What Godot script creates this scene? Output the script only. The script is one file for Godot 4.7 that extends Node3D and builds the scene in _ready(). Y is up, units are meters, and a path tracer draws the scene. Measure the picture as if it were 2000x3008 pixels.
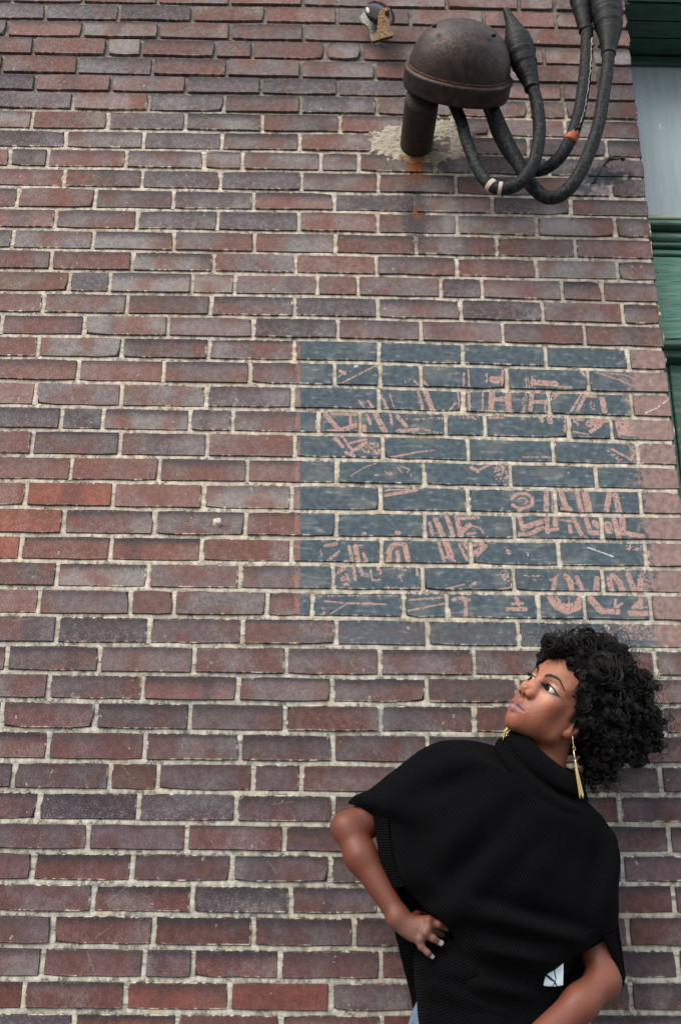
extends Node3D
# A weathered brick wall with a painted-out sign, a service mast with three drooping cables, a green
# timber window bay at the right, and a woman in a black knitted poncho leaning on the wall.
# Metres, y up; the face of the brickwork lies at z = 0 and the street is on its +z side.

var rng := RandomNumberGenerator.new()
var M := {}
var taken := {}

func numbered(called: String) -> String:
	if not taken.has(called):
		taken[called] = 0
		return called
	taken[called] += 1
	return "%s_%03d" % [called, taken[called]]

func thing(called: String, label: String, category: String, at := Vector3.ZERO, group := "") -> Node3D:
	var o := Node3D.new()
	o.name = numbered(called)
	o.position = at
	o.set_meta("label", label)
	o.set_meta("category", category)
	if group != "":
		o.set_meta("group", group)
	add_child(o)
	return o

func part(called: String, mesh: Mesh, mat: Material, parent: Node3D, at := Vector3.ZERO) -> MeshInstance3D:
	var o := MeshInstance3D.new()
	o.name = called
	o.mesh = mesh
	o.material_override = mat
	o.position = at
	parent.add_child(o, true)
	return o

func lin(r: float, g: float, b: float) -> Color:
	return Color(r / 255.0, g / 255.0, b / 255.0)

func paint(c: Color, rough := 0.7, spec := 0.5) -> StandardMaterial3D:
	var m := StandardMaterial3D.new()
	m.albedo_color = c
	m.roughness = rough
	m.metallic_specular = spec
	return m

func noise_tex(seed_: int, freq: float, c0: Color, c1: Color, oct := 5, size := 256, normal := false, strength := 4.0) -> NoiseTexture2D:
	var n := FastNoiseLite.new()
	n.seed = seed_
	n.frequency = freq
	n.fractal_octaves = oct
	var t := NoiseTexture2D.new()
	t.width = size
	t.height = size
	t.seamless = true
	t.noise = n
	if normal:
		t.as_normal_map = true
		t.bump_strength = strength
	else:
		var g := Gradient.new()
		g.set_color(0, c0)
		g.set_color(1, c1)
		g.set_offset(0, 0.25)
		g.set_offset(1, 0.75)
		t.color_ramp = g
	return t

func worn(seed_: int, c0: Color, c1: Color, rough: float, scale: float, bump := 0.0, metal := 0.0) -> StandardMaterial3D:
	var m := StandardMaterial3D.new()
	m.albedo_texture = noise_tex(seed_, 0.02, c0, c1)
	m.roughness = rough
	m.metallic = metal
	m.uv1_triplanar = true
	m.uv1_scale = Vector3.ONE * scale
	if bump > 0.0:
		m.normal_enabled = true
		m.normal_texture = noise_tex(seed_ + 7, 0.05, Color.BLACK, Color.WHITE, 4, 256, true, 6.0)
		m.normal_scale = bump
	return m

# ---------- shape helpers (front faces clockwise; both sides are drawn) ----------
func quad(st: SurfaceTool, a: Vector3, b: Vector3, c: Vector3, d: Vector3):
	for p in [a, b, c, a, c, d]:
		st.add_vertex(p)

func start(smooth := false) -> SurfaceTool:
	var st := SurfaceTool.new()
	st.begin(Mesh.PRIMITIVE_TRIANGLES)
	st.set_smooth_group(0 if smooth else 0xFFFFFFFF)
	return st

func finish(st: SurfaceTool) -> ArrayMesh:
	st.generate_normals()
	st.index()
	return st.commit()

func add_box(st: SurfaceTool, lo: Vector3, hi: Vector3, ch := 0.002):
	# a box with its edges chamfered
	var c := (lo + hi) * 0.5
	var h := (hi - lo) * 0.5
	ch = minf(ch, minf(h.x, minf(h.y, h.z)) * 0.6)
	var f := func(sx: float, sy: float, sz: float, ax: int) -> Vector3:
		var k := Vector3(h.x - (0.0 if ax == 0 else ch), h.y - (0.0 if ax == 1 else ch), h.z - (0.0 if ax == 2 else ch))
		return c + Vector3(sx * k.x, sy * k.y, sz * k.z)
	for s in [-1.0, 1.0]:
		quad(st, f.call(s, -1.0, -1.0, 0), f.call(s, 1.0, -1.0, 0), f.call(s, 1.0, 1.0, 0), f.call(s, -1.0, 1.0, 0))
		quad(st, f.call(-1.0, s, -1.0, 1), f.call(1.0, s, -1.0, 1), f.call(1.0, s, 1.0, 1), f.call(-1.0, s, 1.0, 1))
		quad(st, f.call(-1.0, -1.0, s, 2), f.call(1.0, -1.0, s, 2), f.call(1.0, 1.0, s, 2), f.call(-1.0, 1.0, s, 2))
	for s in [-1.0, 1.0]:
		for t in [-1.0, 1.0]:
			quad(st, f.call(s, t, -1.0, 0), f.call(s, t, 1.0, 0), f.call(s, t, 1.0, 1), f.call(s, t, -1.0, 1))
			quad(st, f.call(s, -1.0, t, 0), f.call(s, 1.0, t, 0), f.call(s, 1.0, t, 2), f.call(s, -1.0, t, 2))
			quad(st, f.call(-1.0, s, t, 1), f.call(1.0, s, t, 1), f.call(1.0, s, t, 2), f.call(-1.0, s, t, 2))
			for q in [-1.0, 1.0]:
				for p in [f.call(s, t, q, 0), f.call(s, t, q, 1), f.call(s, t, q, 2)]:
					st.add_vertex(p)

func box_mesh(lo: Vector3, hi: Vector3, ch := 0.002) -> ArrayMesh:
	# flat faces with outward normals set by hand, so that winding does not matter
	var st := start()
	add_box(st, lo, hi, ch)
	return outward(st, (lo + hi) * 0.5)

func outward(st: SurfaceTool, c: Vector3) -> ArrayMesh:
	# for convex shapes: turns each face so that it looks away from c
	var arr := st.commit_to_arrays()
	var v: PackedVector3Array = arr[Mesh.ARRAY_VERTEX]
	var o := start()
	for i in range(0, v.size(), 3):
		var n := (v[i + 1] - v[i]).cross(v[i + 2] - v[i])
		var out := n.dot((v[i] + v[i + 1] + v[i + 2]) / 3.0 - c) > 0.0
		o.add_vertex(v[i])
		o.add_vertex(v[i + 2] if out else v[i + 1])
		o.add_vertex(v[i + 1] if out else v[i + 2])
	return finish(o)

func spline(pts: Array, n: int) -> Array:
	# Catmull-Rom through the points, n steps per span; points are Vector3 or Vector4 (w = radius)
	var out := []
	for i in pts.size() - 1:
		var p0 = pts[maxi(i - 1, 0)]
		var p1 = pts[i]
		var p2 = pts[i + 1]
		var p3 = pts[mini(i + 2, pts.size() - 1)]
		for k in n:
			var t := float(k) / n
			out.append(0.5 * ((2.0 * p1) + (p2 - p0) * t + (2.0 * p0 - 5.0 * p1 + 4.0 * p2 - p3) * t * t + (3.0 * p1 - p0 - 3.0 * p2 + p3) * t * t * t))
	out.append(pts[pts.size() - 1])
	return out

func add_tube(st: SurfaceTool, pts: Array, radii, sides := 12, caps := true, bumpy := 0.0):
	# pts: Vector3 array; radii: one float or one per point
	var fr := Vector3.UP
	var rings := []
	var vlen := 0.0
	for i in pts.size():
		var t: Vector3 = (pts[mini(i + 1, pts.size() - 1)] - pts[maxi(i - 1, 0)]).normalized()
		if i == 0:
			fr = t.cross(Vector3(0.31, 0.2, 0.93)).normalized()
		fr = (fr - t * fr.dot(t)).normalized()
		var b := t.cross(fr)
		var r: float = radii if radii is float else radii[i]
		if i > 0:
			vlen += pts[i].distance_to(pts[i - 1])
		var ring := []
		for k in sides:
			var a := TAU * k / sides
			var rr := r * (1.0 + bumpy * (rng.randf() - 0.5))
			ring.append(pts[i] + (fr * cos(a) + b * sin(a)) * rr)
		rings.append([ring, vlen])
	for i in rings.size() - 1:
		for k in sides:
			var k2 := (k + 1) % sides
			var u0 := float(k) / sides
			var u1 := float(k + 1) / sides
			var q := [[rings[i][0][k], u0, rings[i][1]], [rings[i][0][k2], u1, rings[i][1]], [rings[i + 1][0][k2], u1, rings[i + 1][1]], [rings[i + 1][0][k], u0, rings[i + 1][1]]]
			for j in [0, 1, 2, 0, 2, 3]:
				st.set_uv(Vector2(q[j][1], q[j][2] * 10.0))
				st.add_vertex(q[j][0])
	if caps:
		for e in [0, rings.size() - 1]:
			for k in range(1, sides - 1):
				var o := [rings[e][0][0], rings[e][0][k], rings[e][0][k + 1]]
				for j in ([0, 2, 1] if e == 0 else [0, 1, 2]):
					st.set_uv(Vector2(0.5, rings[e][1] * 10.0))
					st.add_vertex(o[j])

func tube(pts: Array, radii, sides := 12, bumpy := 0.0) -> ArrayMesh:
	var st := start(true)
	add_tube(st, pts, radii, sides, true, bumpy)
	return finish(st)

func lathe(profile: Array, sides: int, basis: Basis, at: Vector3, squash := Vector2.ONE) -> ArrayMesh:
	# profile: Vector2(radius, height) from bottom to top, turned about the basis' y axis
	var st := start(true)
	for i in profile.size() - 1:
		for k in sides:
			var q := []
			for c in [[i, k], [i + 1, k], [i + 1, k + 1], [i, k + 1]]:
				var a: float = TAU * c[1] / sides
				var p: Vector2 = profile[c[0]]
				q.append(at + basis * Vector3(cos(a) * p.x * squash.x, p.y, sin(a) * p.x * squash.y))
			quad(st, q[0], q[1], q[2], q[3])
	return finish(st)

func plate(outline: PackedVector2Array, depth: float, ch := 0.0015) -> ArrayMesh:
	# an outline in x, y given a thickness towards -z, with chamfered front edges
	var st := start()
	var inner := Geometry2D.offset_polygon(outline, -ch)
	var n := outline.size()
	var tri := Geometry2D.triangulate_polygon(outline)
	var front := PackedVector2Array(outline)
	if inner.size() == 1 and inner[0].size() == n:
		var best := 0
		for k in n:
			if inner[0][k].distance_to(outline[0]) < inner[0][best].distance_to(outline[0]):
				best = k
		for k in n:
			front[k] = inner[0][(k + best) % n]
	for i in range(0, tri.size(), 3):
		var a: Vector2 = front[tri[i]]
		var b: Vector2 = front[tri[i + 1]]
		var c: Vector2 = front[tri[i + 2]]
		if (b - a).cross(c - a) > 0.0:
			var s: Vector2 = b
			b = c
			c = s
		for p in [a, b, c]:
			st.add_vertex(Vector3(p.x, p.y, 0))
		for p in [a, c, b]:
			st.add_vertex(Vector3(p.x, p.y, -depth))
	var ccw := Geometry2D.is_polygon_clockwise(outline)
	for k in n:
		var k2 := (k + 1) % n
		var p := Vector3(outline[k].x, outline[k].y, -ch)
		var q := Vector3(outline[k2].x, outline[k2].y, -ch)
		var pf := Vector3(front[k].x, front[k].y, 0)
		var qf := Vector3(front[k2].x, front[k2].y, 0)
		var pb := Vector3(p.x, p.y, -depth)
		var qb := Vector3(q.x, q.y, -depth)
		if ccw:
			quad(st, pf, p, q, qf)
			quad(st, p, pb, qb, q)
		else:
			quad(st, qf, q, p, pf)
			quad(st, q, qb, pb, p)
	return finish(st)

# ---------------------------------------------------------------- the place
func _ready():
	rng.seed = 41
	var cam := Camera3D.new()
	cam.name = "camera"
	cam.position = Vector3(0, 1.15, 2.3637)
	cam.basis = Basis.from_euler(Vector3(0.35786, -0.01682, 0.00739))
	cam.fov = 52.06
	cam.near = 0.05
	cam.far = 400.0
	add_child(cam)
	cam.current = true

	var env := Environment.new()
	env.background_mode = Environment.BG_SKY
	var sky := Sky.new()
	var sm := ProceduralSkyMaterial.new()
	sm.sky_top_color = Color(0.86, 0.885, 0.92)
	sm.sky_horizon_color = Color(0.86, 0.88, 0.92)
	sm.sky_curve = 0.2
	sm.ground_bottom_color = Color(0.30, 0.29, 0.28)
	sm.ground_horizon_color = Color(0.62, 0.62, 0.62)
	sm.sun_angle_max = 0.0
	sky.sky_material = sm
	env.sky = sky
	env.tonemap_mode = Environment.TONE_MAPPER_LINEAR
	env.tonemap_exposure = 1.9
	env.sdfgi_enabled = true
	env.ssao_enabled = true
	env.ssil_enabled = true
	var we := WorldEnvironment.new()
	we.name = "world_environment"
	we.environment = env
	add_child(we)
	var sun := DirectionalLight3D.new()
	sun.name = "sun"
	sun.light_energy = 0.7
	sun.light_angular_distance = 36.0
	sun.light_color = Color(1.0, 0.97, 0.93)
	sun.shadow_enabled = true
	sun.basis = Basis.looking_at(Vector3(0.52, -0.72, -0.62), Vector3.UP)
	add_child(sun)

	ground()
	read_wall()
	paint_wall()
	build_wall()
	window_bay()
	service_mast()
	cables()
	insulator()
	wire_clip()
	woman()

func ground():
	var pm := worn(3, lin(92, 90, 88), lin(128, 126, 122), 0.95, 1.4, 0.5)
	var st := start()
	quad(st, Vector3(-60, 0, -0.4), Vector3(60, 0, -0.4), Vector3(60, 0, 1.9), Vector3(-60, 0, 1.9))
	quad(st, Vector3(-60, 0, 1.9), Vector3(60, 0, 1.9), Vector3(60, -0.12, 1.9), Vector3(-60, -0.12, 1.9))
	var o := part("pavement", finish(st), pm, self)
	o.set_meta("kind", "structure")
	o.set_meta("label", "grey concrete pavement at the foot of the brick wall")
	st = start()
	quad(st, Vector3(-150, -0.12, 1.9), Vector3(150, -0.12, 1.9), Vector3(150, -0.12, 160), Vector3(-150, -0.12, 160))
	o = part("road", finish(st), worn(5, lin(58, 58, 60), lin(78, 77, 76), 0.95, 1.0, 0.5), self)
	o.set_meta("kind", "structure")
	o.set_meta("label", "dark asphalt road beyond the kerb")

# ---------------------------------------------------------------- the brick wall
const EDGE := 0.869
const BED_AT := [-0.88, 0.04, 0.868]
# heights in millimetres of each bed joint, from the top: at the left, in the middle, at the right
const BEDS := [
	[3678, 3686, 3684],
	[3612, 3620, 3619],
	[3548, 3555, 3554],
	[3484, 3488, 3486],
	[3419, 3420, 3418],
	[3350, 3353, 3351],
	[3287, 3291, 3289],
	[3222, 3226, 3224],
	[3155, 3161, 3158],
	[3092, 3096, 3093],
	[3027, 3030, 3027],
	[2963, 2962, 2959],
	[2893, 2900, 2898],
	[2828, 2832, 2829],
	[2764, 2765, 2762],
	[2700, 2701, 2696],
	[2633, 2636, 2630],
	[2569, 2571, 2563],
	[2505, 2507, 2496],
	[2441, 2442, 2430],
	[2375, 2373, 2364],
	[2306, 2307, 2296],
	[2241, 2241, 2231],
	[2172, 2173, 2166],
	[2105, 2106, 2101],
	[2037, 2036, 2036],
	[1967, 1968, 1970],
	[1902, 1903, 1902],
	[1837, 1837, 1839],
	[1771, 1772, 1771],
	[1702, 1705, 1706],
	[1638, 1635, 1642],
	[1575, 1573, 1578],
	[1509, 1507, 1511],
	[1442, 1441, 1445],
	[1379, 1376, 1381],
	[1313, 1312, 1319],
	[1253, 1251, 1257],
	[1190, 1188, 1197],
	[1128, 1127, 1134],
	[1065, 1063, 1069],
	[1003, 1001, 1008],
	[942, 941, 947],
	[879, 878, 884]
]
# where the upright joints of each course stand, in millimetres
const JOINTS := [
	[-1147, -934, -725, -507, -296, -82, 130, 341, 554, 660, 869],
	[-1041, -828, -617, -404, -191, 19, 233, 448, 660, 869],
	[-1145, -932, -715, -497, -290, -78, 134, 346, 560, 772, 869],
	[-1063, -850, -641, -541, -329, -223, -14, 91, 304, 517, 617, 757, 869],
	[-1143, -930, -718, -505, -293, -83, 129, 342, 555, 769, 869],
	[-1043, -830, -617, -406, -194, 23, 236, 448, 661, 869],
	[-1145, -932, -719, -507, -295, -81, 133, 347, 560, 667, 869],
	[-1038, -825, -615, -400, -186, 29, 239, 450, 662, 869],
	[-1150, -937, -725, -511, -296, -82, 130, 342, 554, 772, 869],
	[-1085, -872, -769, -555, -342, -236, -22, 82, 291, 395, 608, 708, 869],
	[-1142, -929, -716, -506, -294, -73, 136, 348, 560, 772, 869],
	[-1048, -835, -627, -418, -201, 17, 234, 445, 660, 869],
	[-1153, -940, -727, -510, -295, -78, 134, 348, 562, 774, 869],
	[-1046, -833, -621, -407, -194, 21, 235, 450, 662, 869],
	[-1150, -938, -725, -513, -299, -83, 130, 342, 554, 769, 869],
	[-1097, -884, -671, -566, -352, -241, -25, 81, 298, 406, 617, 724, 869],
	[-1158, -945, -732, -516, -300, -84, 132, 349, 562, 771, 869],
	[-1045, -832, -621, -406, -188, 29, 243, 455, 666, 869],
	[-1156, -943, -731, -519, -299, -81, 134, 349, 562, 774, 869],
	[-1050, -837, -624, -409, -192, 22, 136, 241, 459, 666, 869],
	[-1150, -937, -724, -510, -298, -82, 133, 346, 562, 770, 869],
	[-1078, -866, -653, -550, -335, -230, -16, 86, 299, 398, 608, 714, 869],
	[-1142, -930, -717, -503, -289, -74, 142, 353, 564, 774, 869],
	[-1041, -829, -616, -402, -188, 29, 242, 455, 666, 869],
	[-1142, -929, -717, -508, -292, -79, 137, 348, 560, 769, 869],
	[-1046, -833, -621, -404, -187, 30, 242, 457, 668, 869],
	[-1141, -928, -715, -503, -289, -75, 138, 350, 560, 768, 869],
	[-1049, -836, -623, -410, -195, 23, 234, 449, 660, 869],
	[-1083, -871, -658, -446, -345, -130, -25, 188, 290, 504, 612, 767, 869],
	[-1035, -823, -610, -399, -184, 32, 242, 453, 660, 869],
	[-1142, -929, -716, -506, -292, -81, 132, 347, 556, 765, 869],
	[-1040, -827, -615, -403, -189, 23, 238, 445, 657, 869],
	[-1138, -925, -713, -504, -294, -81, 132, 343, 556, 769, 869],
	[-1028, -815, -603, -389, -179, 28, 237, 447, 658, 869],
	[-1097, -884, -671, -461, -356, -148, -42, 170, 382, 540, 752, 869],
	[-1035, -822, -610, -394, -182, 28, 237, 446, 655, 869],
	[-1135, -922, -709, -497, -286, -76, 133, 341, 550, 758, 869],
	[-1034, -821, -608, -398, -186, 23, 232, 442, 651, 869],
	[-1114, -901, -688, -476, -267, -60, 126, 336, 545, 755, 869],
	[-1192, -979, -766, -554, -344, -136, 74, 286, 440, 652, 869],
	[-1208, -995, -782, -569, -359, -259, -79, 130, 337, 544, 751, 869],
	[-1025, -812, -600, -393, -180, 26, 233, 440, 647, 869],
	[-1132, -920, -707, -494, -284, -75, 131, 344, 556, 769, 869]
]
# what the firing did to each brick from the left: r red, p purple brown, g grey bloom, d dark, t tan, k red with a black top
const TONES := [
	"pprprpprpp",
	"dddrrpprrp",
	"prgrpprrrrp",
	"rrgrprpprpgg",
	"rrdrpprprp",
	"drpdddrrpp",
	"ddrdpdpprpp",
	"grdpprpppr",
	"ddgdprppdp",
	"rprpgggpddddd",
	"rrpddpppgdp",
	"rrpdrdpdpp",
	"rrpddrpgpp",
	"ppgpgrpprp",
	"rrrgprprgg",
	"ttdggpppdpp",
	"rrgppdpdpp",
	"rrgpdpppp",
	"rrgpppppppr",
	"RrrpppppppR",
	"rrppdpppppg",
	"rddgdpgpppppr",
	"rrpprpppppp",
	"rrrrrppppp",
	"RRRrgpppppp",
	"RRrprppppp",
	"dRkkkpppppr",
	"rpgppppppp",
	"rrprprrpppppr",
	"ppdppppppr",
	"pppprpppppp",
	"ppprpppppp",
	"pprpprppppp",
	"kkrppppppp",
	"rpptpprpppp",
	"ppddpppppp",
	"pppprpppppp",
	"rrkppppppp",
	"krrkdppprrp",
	"kkpkkppprr",
	"ppgrpkrrppr",
	"pRkRRpppprp",
	"pkdRkkRRppp"
]
# flakes and scraped letters left of the painted sign, as short strokes: x, y, x, y, width, in millimetres
const SCRAPES := [
	42, 2383, 125, 2432, 4, 35, 2416, 48, 2408, 8, 31, 2399, 51, 2416, 3, 223, 2392, 234, 2380, 6, 245, 2392, 254, 2380, 6,
	349, 2415, 347, 2380, 5, 361, 2427, 361, 2380, 4, 409, 2416, 405, 2391, 3, 82, 2335, 94, 2315, 4, 106, 2332, 118, 2315, 7,
	140, 2349, 153, 2315, 7, 160, 2356, 170, 2319, 3, 232, 2364, 243, 2314, 7, 250, 2365, 266, 2314, 13, 333, 2363, 335, 2315, 5,
	313, 2315, 326, 2332, 5, 359, 2367, 359, 2315, 9, 395, 2369, 394, 2340, 5, -3, 2296, 36, 2250, 12, 12, 2296, 82, 2294, 7,
	36, 2250, 82, 2267, 12, 62, 2297, 62, 2270, 5, 6, 2250, 27, 2250, 6, 103, 2294, 112, 2271, 8, 124, 2298, 148, 2249, 14,
	161, 2295, 165, 2272, 7, 179, 2292, 200, 2266, 10, 178, 2252, 227, 2256, 9, 97, 2264, 97, 2248, 9, 25, 2230, 43, 2207, 9,
	43, 2234, 67, 2195, 7, 67, 2195, 100, 2218, 10, 64, 2217, 100, 2228, 7, 52, 2191, 70, 2183, 9, 159, 2180, 226, 2195, 5,
	226, 2195, 269, 2201, 3, 63, 2128, 94, 2150, 2, 94, 2150, 124, 2163, 2, 359, 2155, 374, 2147, 10, 374, 2149, 407, 2167, 4,
	122, 2132, 132, 2132, 4, 147, 2142, 161, 2131, 3, 158, 2144, 165, 2131, 2, 177, 2154, 189, 2138, 3, 186, 2156, 208, 2148, 3,
	208, 2148, 201, 2140, 3, 406, 2413, 407, 2394, 4, 422, 2398, 442, 2398, 19, 448, 2424, 446, 2380, 6, 463, 2425, 461, 2382, 4,
	505, 2405, 507, 2379, 3, 510, 2405, 514, 2379, 3, 522, 2407, 520, 2381, 4, 524, 2392, 580, 2388, 15, 580, 2382, 620, 2379, 5,
	649, 2424, 659, 2413, 10, 683, 2425, 741, 2403, 4, 741, 2403, 795, 2377, 5, 703, 2423, 759, 2417, 3, 759, 2417, 778, 2408, 4,
	775, 2408, 813, 2394, 6, 812, 2412, 828, 2375, 10, 796, 2419, 822, 2420, 6, 396, 2361, 392, 2313, 4, 419, 2365, 413, 2314, 14,
	420, 2343, 459, 2344, 13, 459, 2365, 458, 2314, 14, 520, 2367, 513, 2315, 11, 519, 2363, 556, 2363, 6, 518, 2337, 554, 2338, 10,
	551, 2334, 549, 2312, 4, 572, 2356, 585, 2360, 8, 574, 2345, 585, 2360, 3, 645, 2361, 615, 2313, 6, 654, 2358, 631, 2314, 8,
	654, 2358, 677, 2355, 10, 696, 2348, 699, 2315, 14, 783, 2356, 779, 2316, 6, 408, 2292, 444, 2293, 5, 539, 2298, 541, 2287, 11,
	558, 2298, 561, 2284, 14, 620, 2292, 640, 2292, 13, 619, 2285, 629, 2278, 6, 658, 2278, 702, 2293, 19, 660, 2257, 684, 2275, 10,
	617, 2256, 653, 2249, 4, 725, 2294, 731, 2247, 6, 749, 2272, 866, 2267, 48, 487, 2187, 526, 2187, 3, 535, 2188, 554, 2186, 4,
	711, 2211, 754, 2184, 6, 754, 2184, 768, 2205, 8, 752, 2226, 757, 2212, 3, 768, 2226, 757, 2212, 3, 373, 2147, 405, 2163, 3,
	147, 2080, 224, 2095, 8, 147, 2093, 206, 2097, 4, 95, 1981, 98, 1981, 8, 175, 1984, 178, 1984, 11, 253, 2009, 260, 1982, 8,
	268, 2019, 284, 1979, 13, 294, 2027, 309, 1979, 10, 319, 2026, 327, 1979, 13, 324, 1983, 348, 2006, 12, 331, 2023, 369, 2025, 8,
	351, 2005, 374, 1999, 4, 374, 1999, 383, 1983, 4, 344, 1983, 362, 1986, 6, 4, 1949, 30, 1954, 8, 10, 1911, 37, 1936, 6,
	-8, 1938, -4, 1923, 2, 60, 1948, 68, 1912, 8, 75, 1948, 82, 1912, 12, 76, 1950, 94, 1952, 3, 94, 1930, 102, 1912, 8,
	154, 1913, 156, 1937, 12, 156, 1937, 163, 1951, 12, 163, 1953, 189, 1956, 9, 192, 1953, 200, 1914, 12, 175, 1935, 177, 1913, 10,
	274, 1960, 285, 1915, 8, 291, 1961, 302, 1924, 15, 290, 1924, 310, 1915, 6, 323, 1955, 339, 1919, 7, 335, 1961, 346, 1943, 12,
	346, 1955, 345, 1916, 9, 357, 1934, 384, 1953, 11, 355, 1955, 378, 1960, 8, 71, 1897, 75, 1867, 8, 85, 1897, 91, 1879, 9,
	111, 1891, 115, 1865, 4, 115, 1865, 134, 1866, 4, 129, 1892, 134, 1883, 9, 220, 1893, 221, 1878, 6, 288, 1846, 331, 1857, 3,
	345, 1853, 357, 1862, 6, 3, 1813, 59, 1808, 3, 59, 1808, 145, 1807, 4, 17, 1782, 54, 1806, 2, 198, 1792, 281, 1810, 4,
	202, 1818, 281, 1825, 5, 304, 1820, 327, 1826, 8, 333, 1823, 333, 1779, 8, 328, 1820, 341, 1820, 8, 454, 2076, 468, 2088, 8,
	468, 2088, 489, 2090, 8, 489, 2090, 504, 2079, 8, 504, 2079, 504, 2064, 8, 504, 2064, 491, 2052, 8, 491, 2052, 471, 2049, 8,
	471, 2049, 455, 2059, 8, 469, 2074, 478, 2078, 4, 478, 2078, 488, 2076, 4, 488, 2076, 491, 2069, 4, 491, 2069, 485, 2062, 4,
	539, 2096, 536, 2047, 12, 554, 2096, 552, 2045, 5, 574, 2093, 587, 2046, 14, 566, 2049, 596, 2049, 10, 614, 2094, 621, 2045, 11,
	634, 2091, 640, 2043, 16, 692, 2091, 682, 2047, 13, 707, 2088, 713, 2044, 14, 470, 2027, 477, 1997, 10, 477, 2001, 525, 2018, 13,
	466, 1984, 492, 1986, 10, 492, 1986, 524, 2001, 10, 537, 2028, 536, 1992, 11, 536, 1995, 561, 1999, 8, 559, 2029, 556, 2012, 14,
	590, 2006, 592, 1992, 10, 601, 2026, 617, 1986, 11, 617, 1986, 632, 1976, 3, 569, 2022, 594, 2019, 5, 631, 2026, 639, 1990, 11,
	639, 1990, 661, 1990, 11, 651, 2017, 660, 2007, 14, 682, 2010, 684, 1997, 19, 699, 2026, 706, 1977, 12, 718, 2026, 718, 1991, 14,
	715, 1991, 764, 1982, 12, 364, 1933, 384, 1953, 12, 438, 1941, 441, 1938, 10, 407, 1844, 438, 1851, 4, 547, 1874, 539, 1845, 10,
	560, 1887, 534, 1868, 3, 572, 1881, 582, 1868, 13, 582, 1868, 584, 1846, 13, 598, 1878, 610, 1846, 10, 646, 1876, 641, 1847, 13,
	674, 1873, 680, 1844, 13, 684, 1883, 699, 1867, 13, 699, 1867, 704, 1844, 13, 721, 1886, 733, 1845, 13, 748, 1871, 746, 1842, 14,
	452, 1825, 457, 1810, 10, 442, 1811, 467, 1813, 6, 429, 1798, 472, 1799, 10, 532, 1826, 546, 1804, 15, 546, 1804, 569, 1794, 15,
	569, 1794, 595, 1805, 15, 595, 1805, 608, 1827, 15, 547, 1827, 555, 1811, 8, 555, 1811, 573, 1808, 8, 573, 1808, 592, 1814, 8,
	592, 1814, 599, 1827, 8, 576, 1830, 574, 1805, 3, 627, 1824, 649, 1796, 16, 649, 1796, 689, 1795, 13, 685, 1825, 682, 1806, 6,
	686, 1806, 700, 1816, 6, 723, 1805, 760, 1807, 5, 744, 1829, 742, 1807, 11, 726, 1807, 743, 1819, 8, 716, 1792, 762, 1791, 12
]
const FLAKES := [
	197, 2283, 294, 2288, 6, 264, 2297, 265, 2287, 9, 337, 2295, 385, 2289, 9, 106, 2205, 133, 2202, 33, 230, 2260, 287, 2247, 5,
	503, 2359, 495, 2315, 10, 669, 2336, 671, 2322, 11, 754, 2359, 762, 2338, 10, 785, 2342, 868, 2343, 29, 780, 2468, 867, 2462, 35,
	779, 2205, 865, 2196, 48, 698, 2204, 728, 2184, 10, 431, 2162, 430, 2134, 32, 835, 2150, 874, 2151, 42, 489, 2293, 496, 2290, 8,
	604, 2295, 595, 2256, 13, 817, 2397, 866, 2395, 26, 31, 1881, 48, 1894, 12, 51, 1870, 52, 1858, 21, 163, 1894, 197, 1890, 6,
	178, 1873, 181, 1873, 9, 0, 1795, 2, 1795, 7, 3, 1785, 4, 1785, 7, -12, 1824, 173, 1828, 4, -36, 1748, 4, 1746, 45,
	145, 1847, 225, 1847, 4, 808, 2069, 859, 2070, 48, 801, 2005, 851, 1999, 51, 730, 1955, 761, 1952, 16, 794, 1936, 844, 1937, 48,
	424, 1886, 433, 1873, 19, 473, 1881, 517, 1880, 4, 763, 1874, 844, 1872, 42, 785, 1807, 836, 1802, 42, 706, 1750, 830, 1742, 39,
	492, 1874, 509, 1861, 3, 551, 1839, 560, 1839, 6
]
const SCRATCHES := [
	802, 2311, 833, 2326, 3, 833, 2326, 862, 2348, 3, 630, 1953, 688, 1931, 2, 485, 1935, 486, 1930, 4
]
const TX := 1384
const TY := 2040
const U0 := -1.05
const V1 := 3.69
const PPM := 720.0    # texture pixels per metre

var beds := []       # beds[k] = bottom of course k - 1; [left, middle, right]
var joints := []
var tex_col := PackedByteArray()
var tex_bump := PackedByteArray()
var wall_mat: StandardMaterial3D

func bed_y(k: int, u: float) -> float:
	var b: Array = beds[clampi(k, 0, beds.size() - 1)]
	if u < BED_AT[1]:
		return lerpf(b[0], b[1], clampf((u - BED_AT[0]) / (BED_AT[1] - BED_AT[0]), -1.0, 1.0))
	return lerpf(b[1], b[2], clampf((u - BED_AT[1]) / (BED_AT[2] - BED_AT[1]), 0.0, 1.3))

func read_wall():
	for k in BEDS.size():
		beds.append([BEDS[k][0] * 0.001, BEDS[k][1] * 0.001, BEDS[k][2] * 0.001])
	for row in JOINTS:
		var a := []
		for x in row:
			a.append(x * 0.001)
		joints.append(a)

func noise_bytes(seed_: int, freq: float, oct: int, sx := 1.0, type := FastNoiseLite.TYPE_SIMPLEX_SMOOTH) -> PackedByteArray:
	var n := FastNoiseLite.new()
	n.seed = seed_
	n.noise_type = type
	n.frequency = freq
	n.fractal_octaves = oct
	var im: Image
	if sx != 1.0:
		im = n.get_image(int(TX * sx), TY if sx < 1.0 else TY, false, false, true)
		im.resize(TX, TY, Image.INTERPOLATE_BILINEAR)
	else:
		im = n.get_image(TX, TY, false, false, true)
	im.convert(Image.FORMAT_L8)
	return im.get_data()

func tone_of(k: int, j: int) -> String:
	var s: String = TONES[k]
	return s[j] if j < s.length() else "p"

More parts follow.
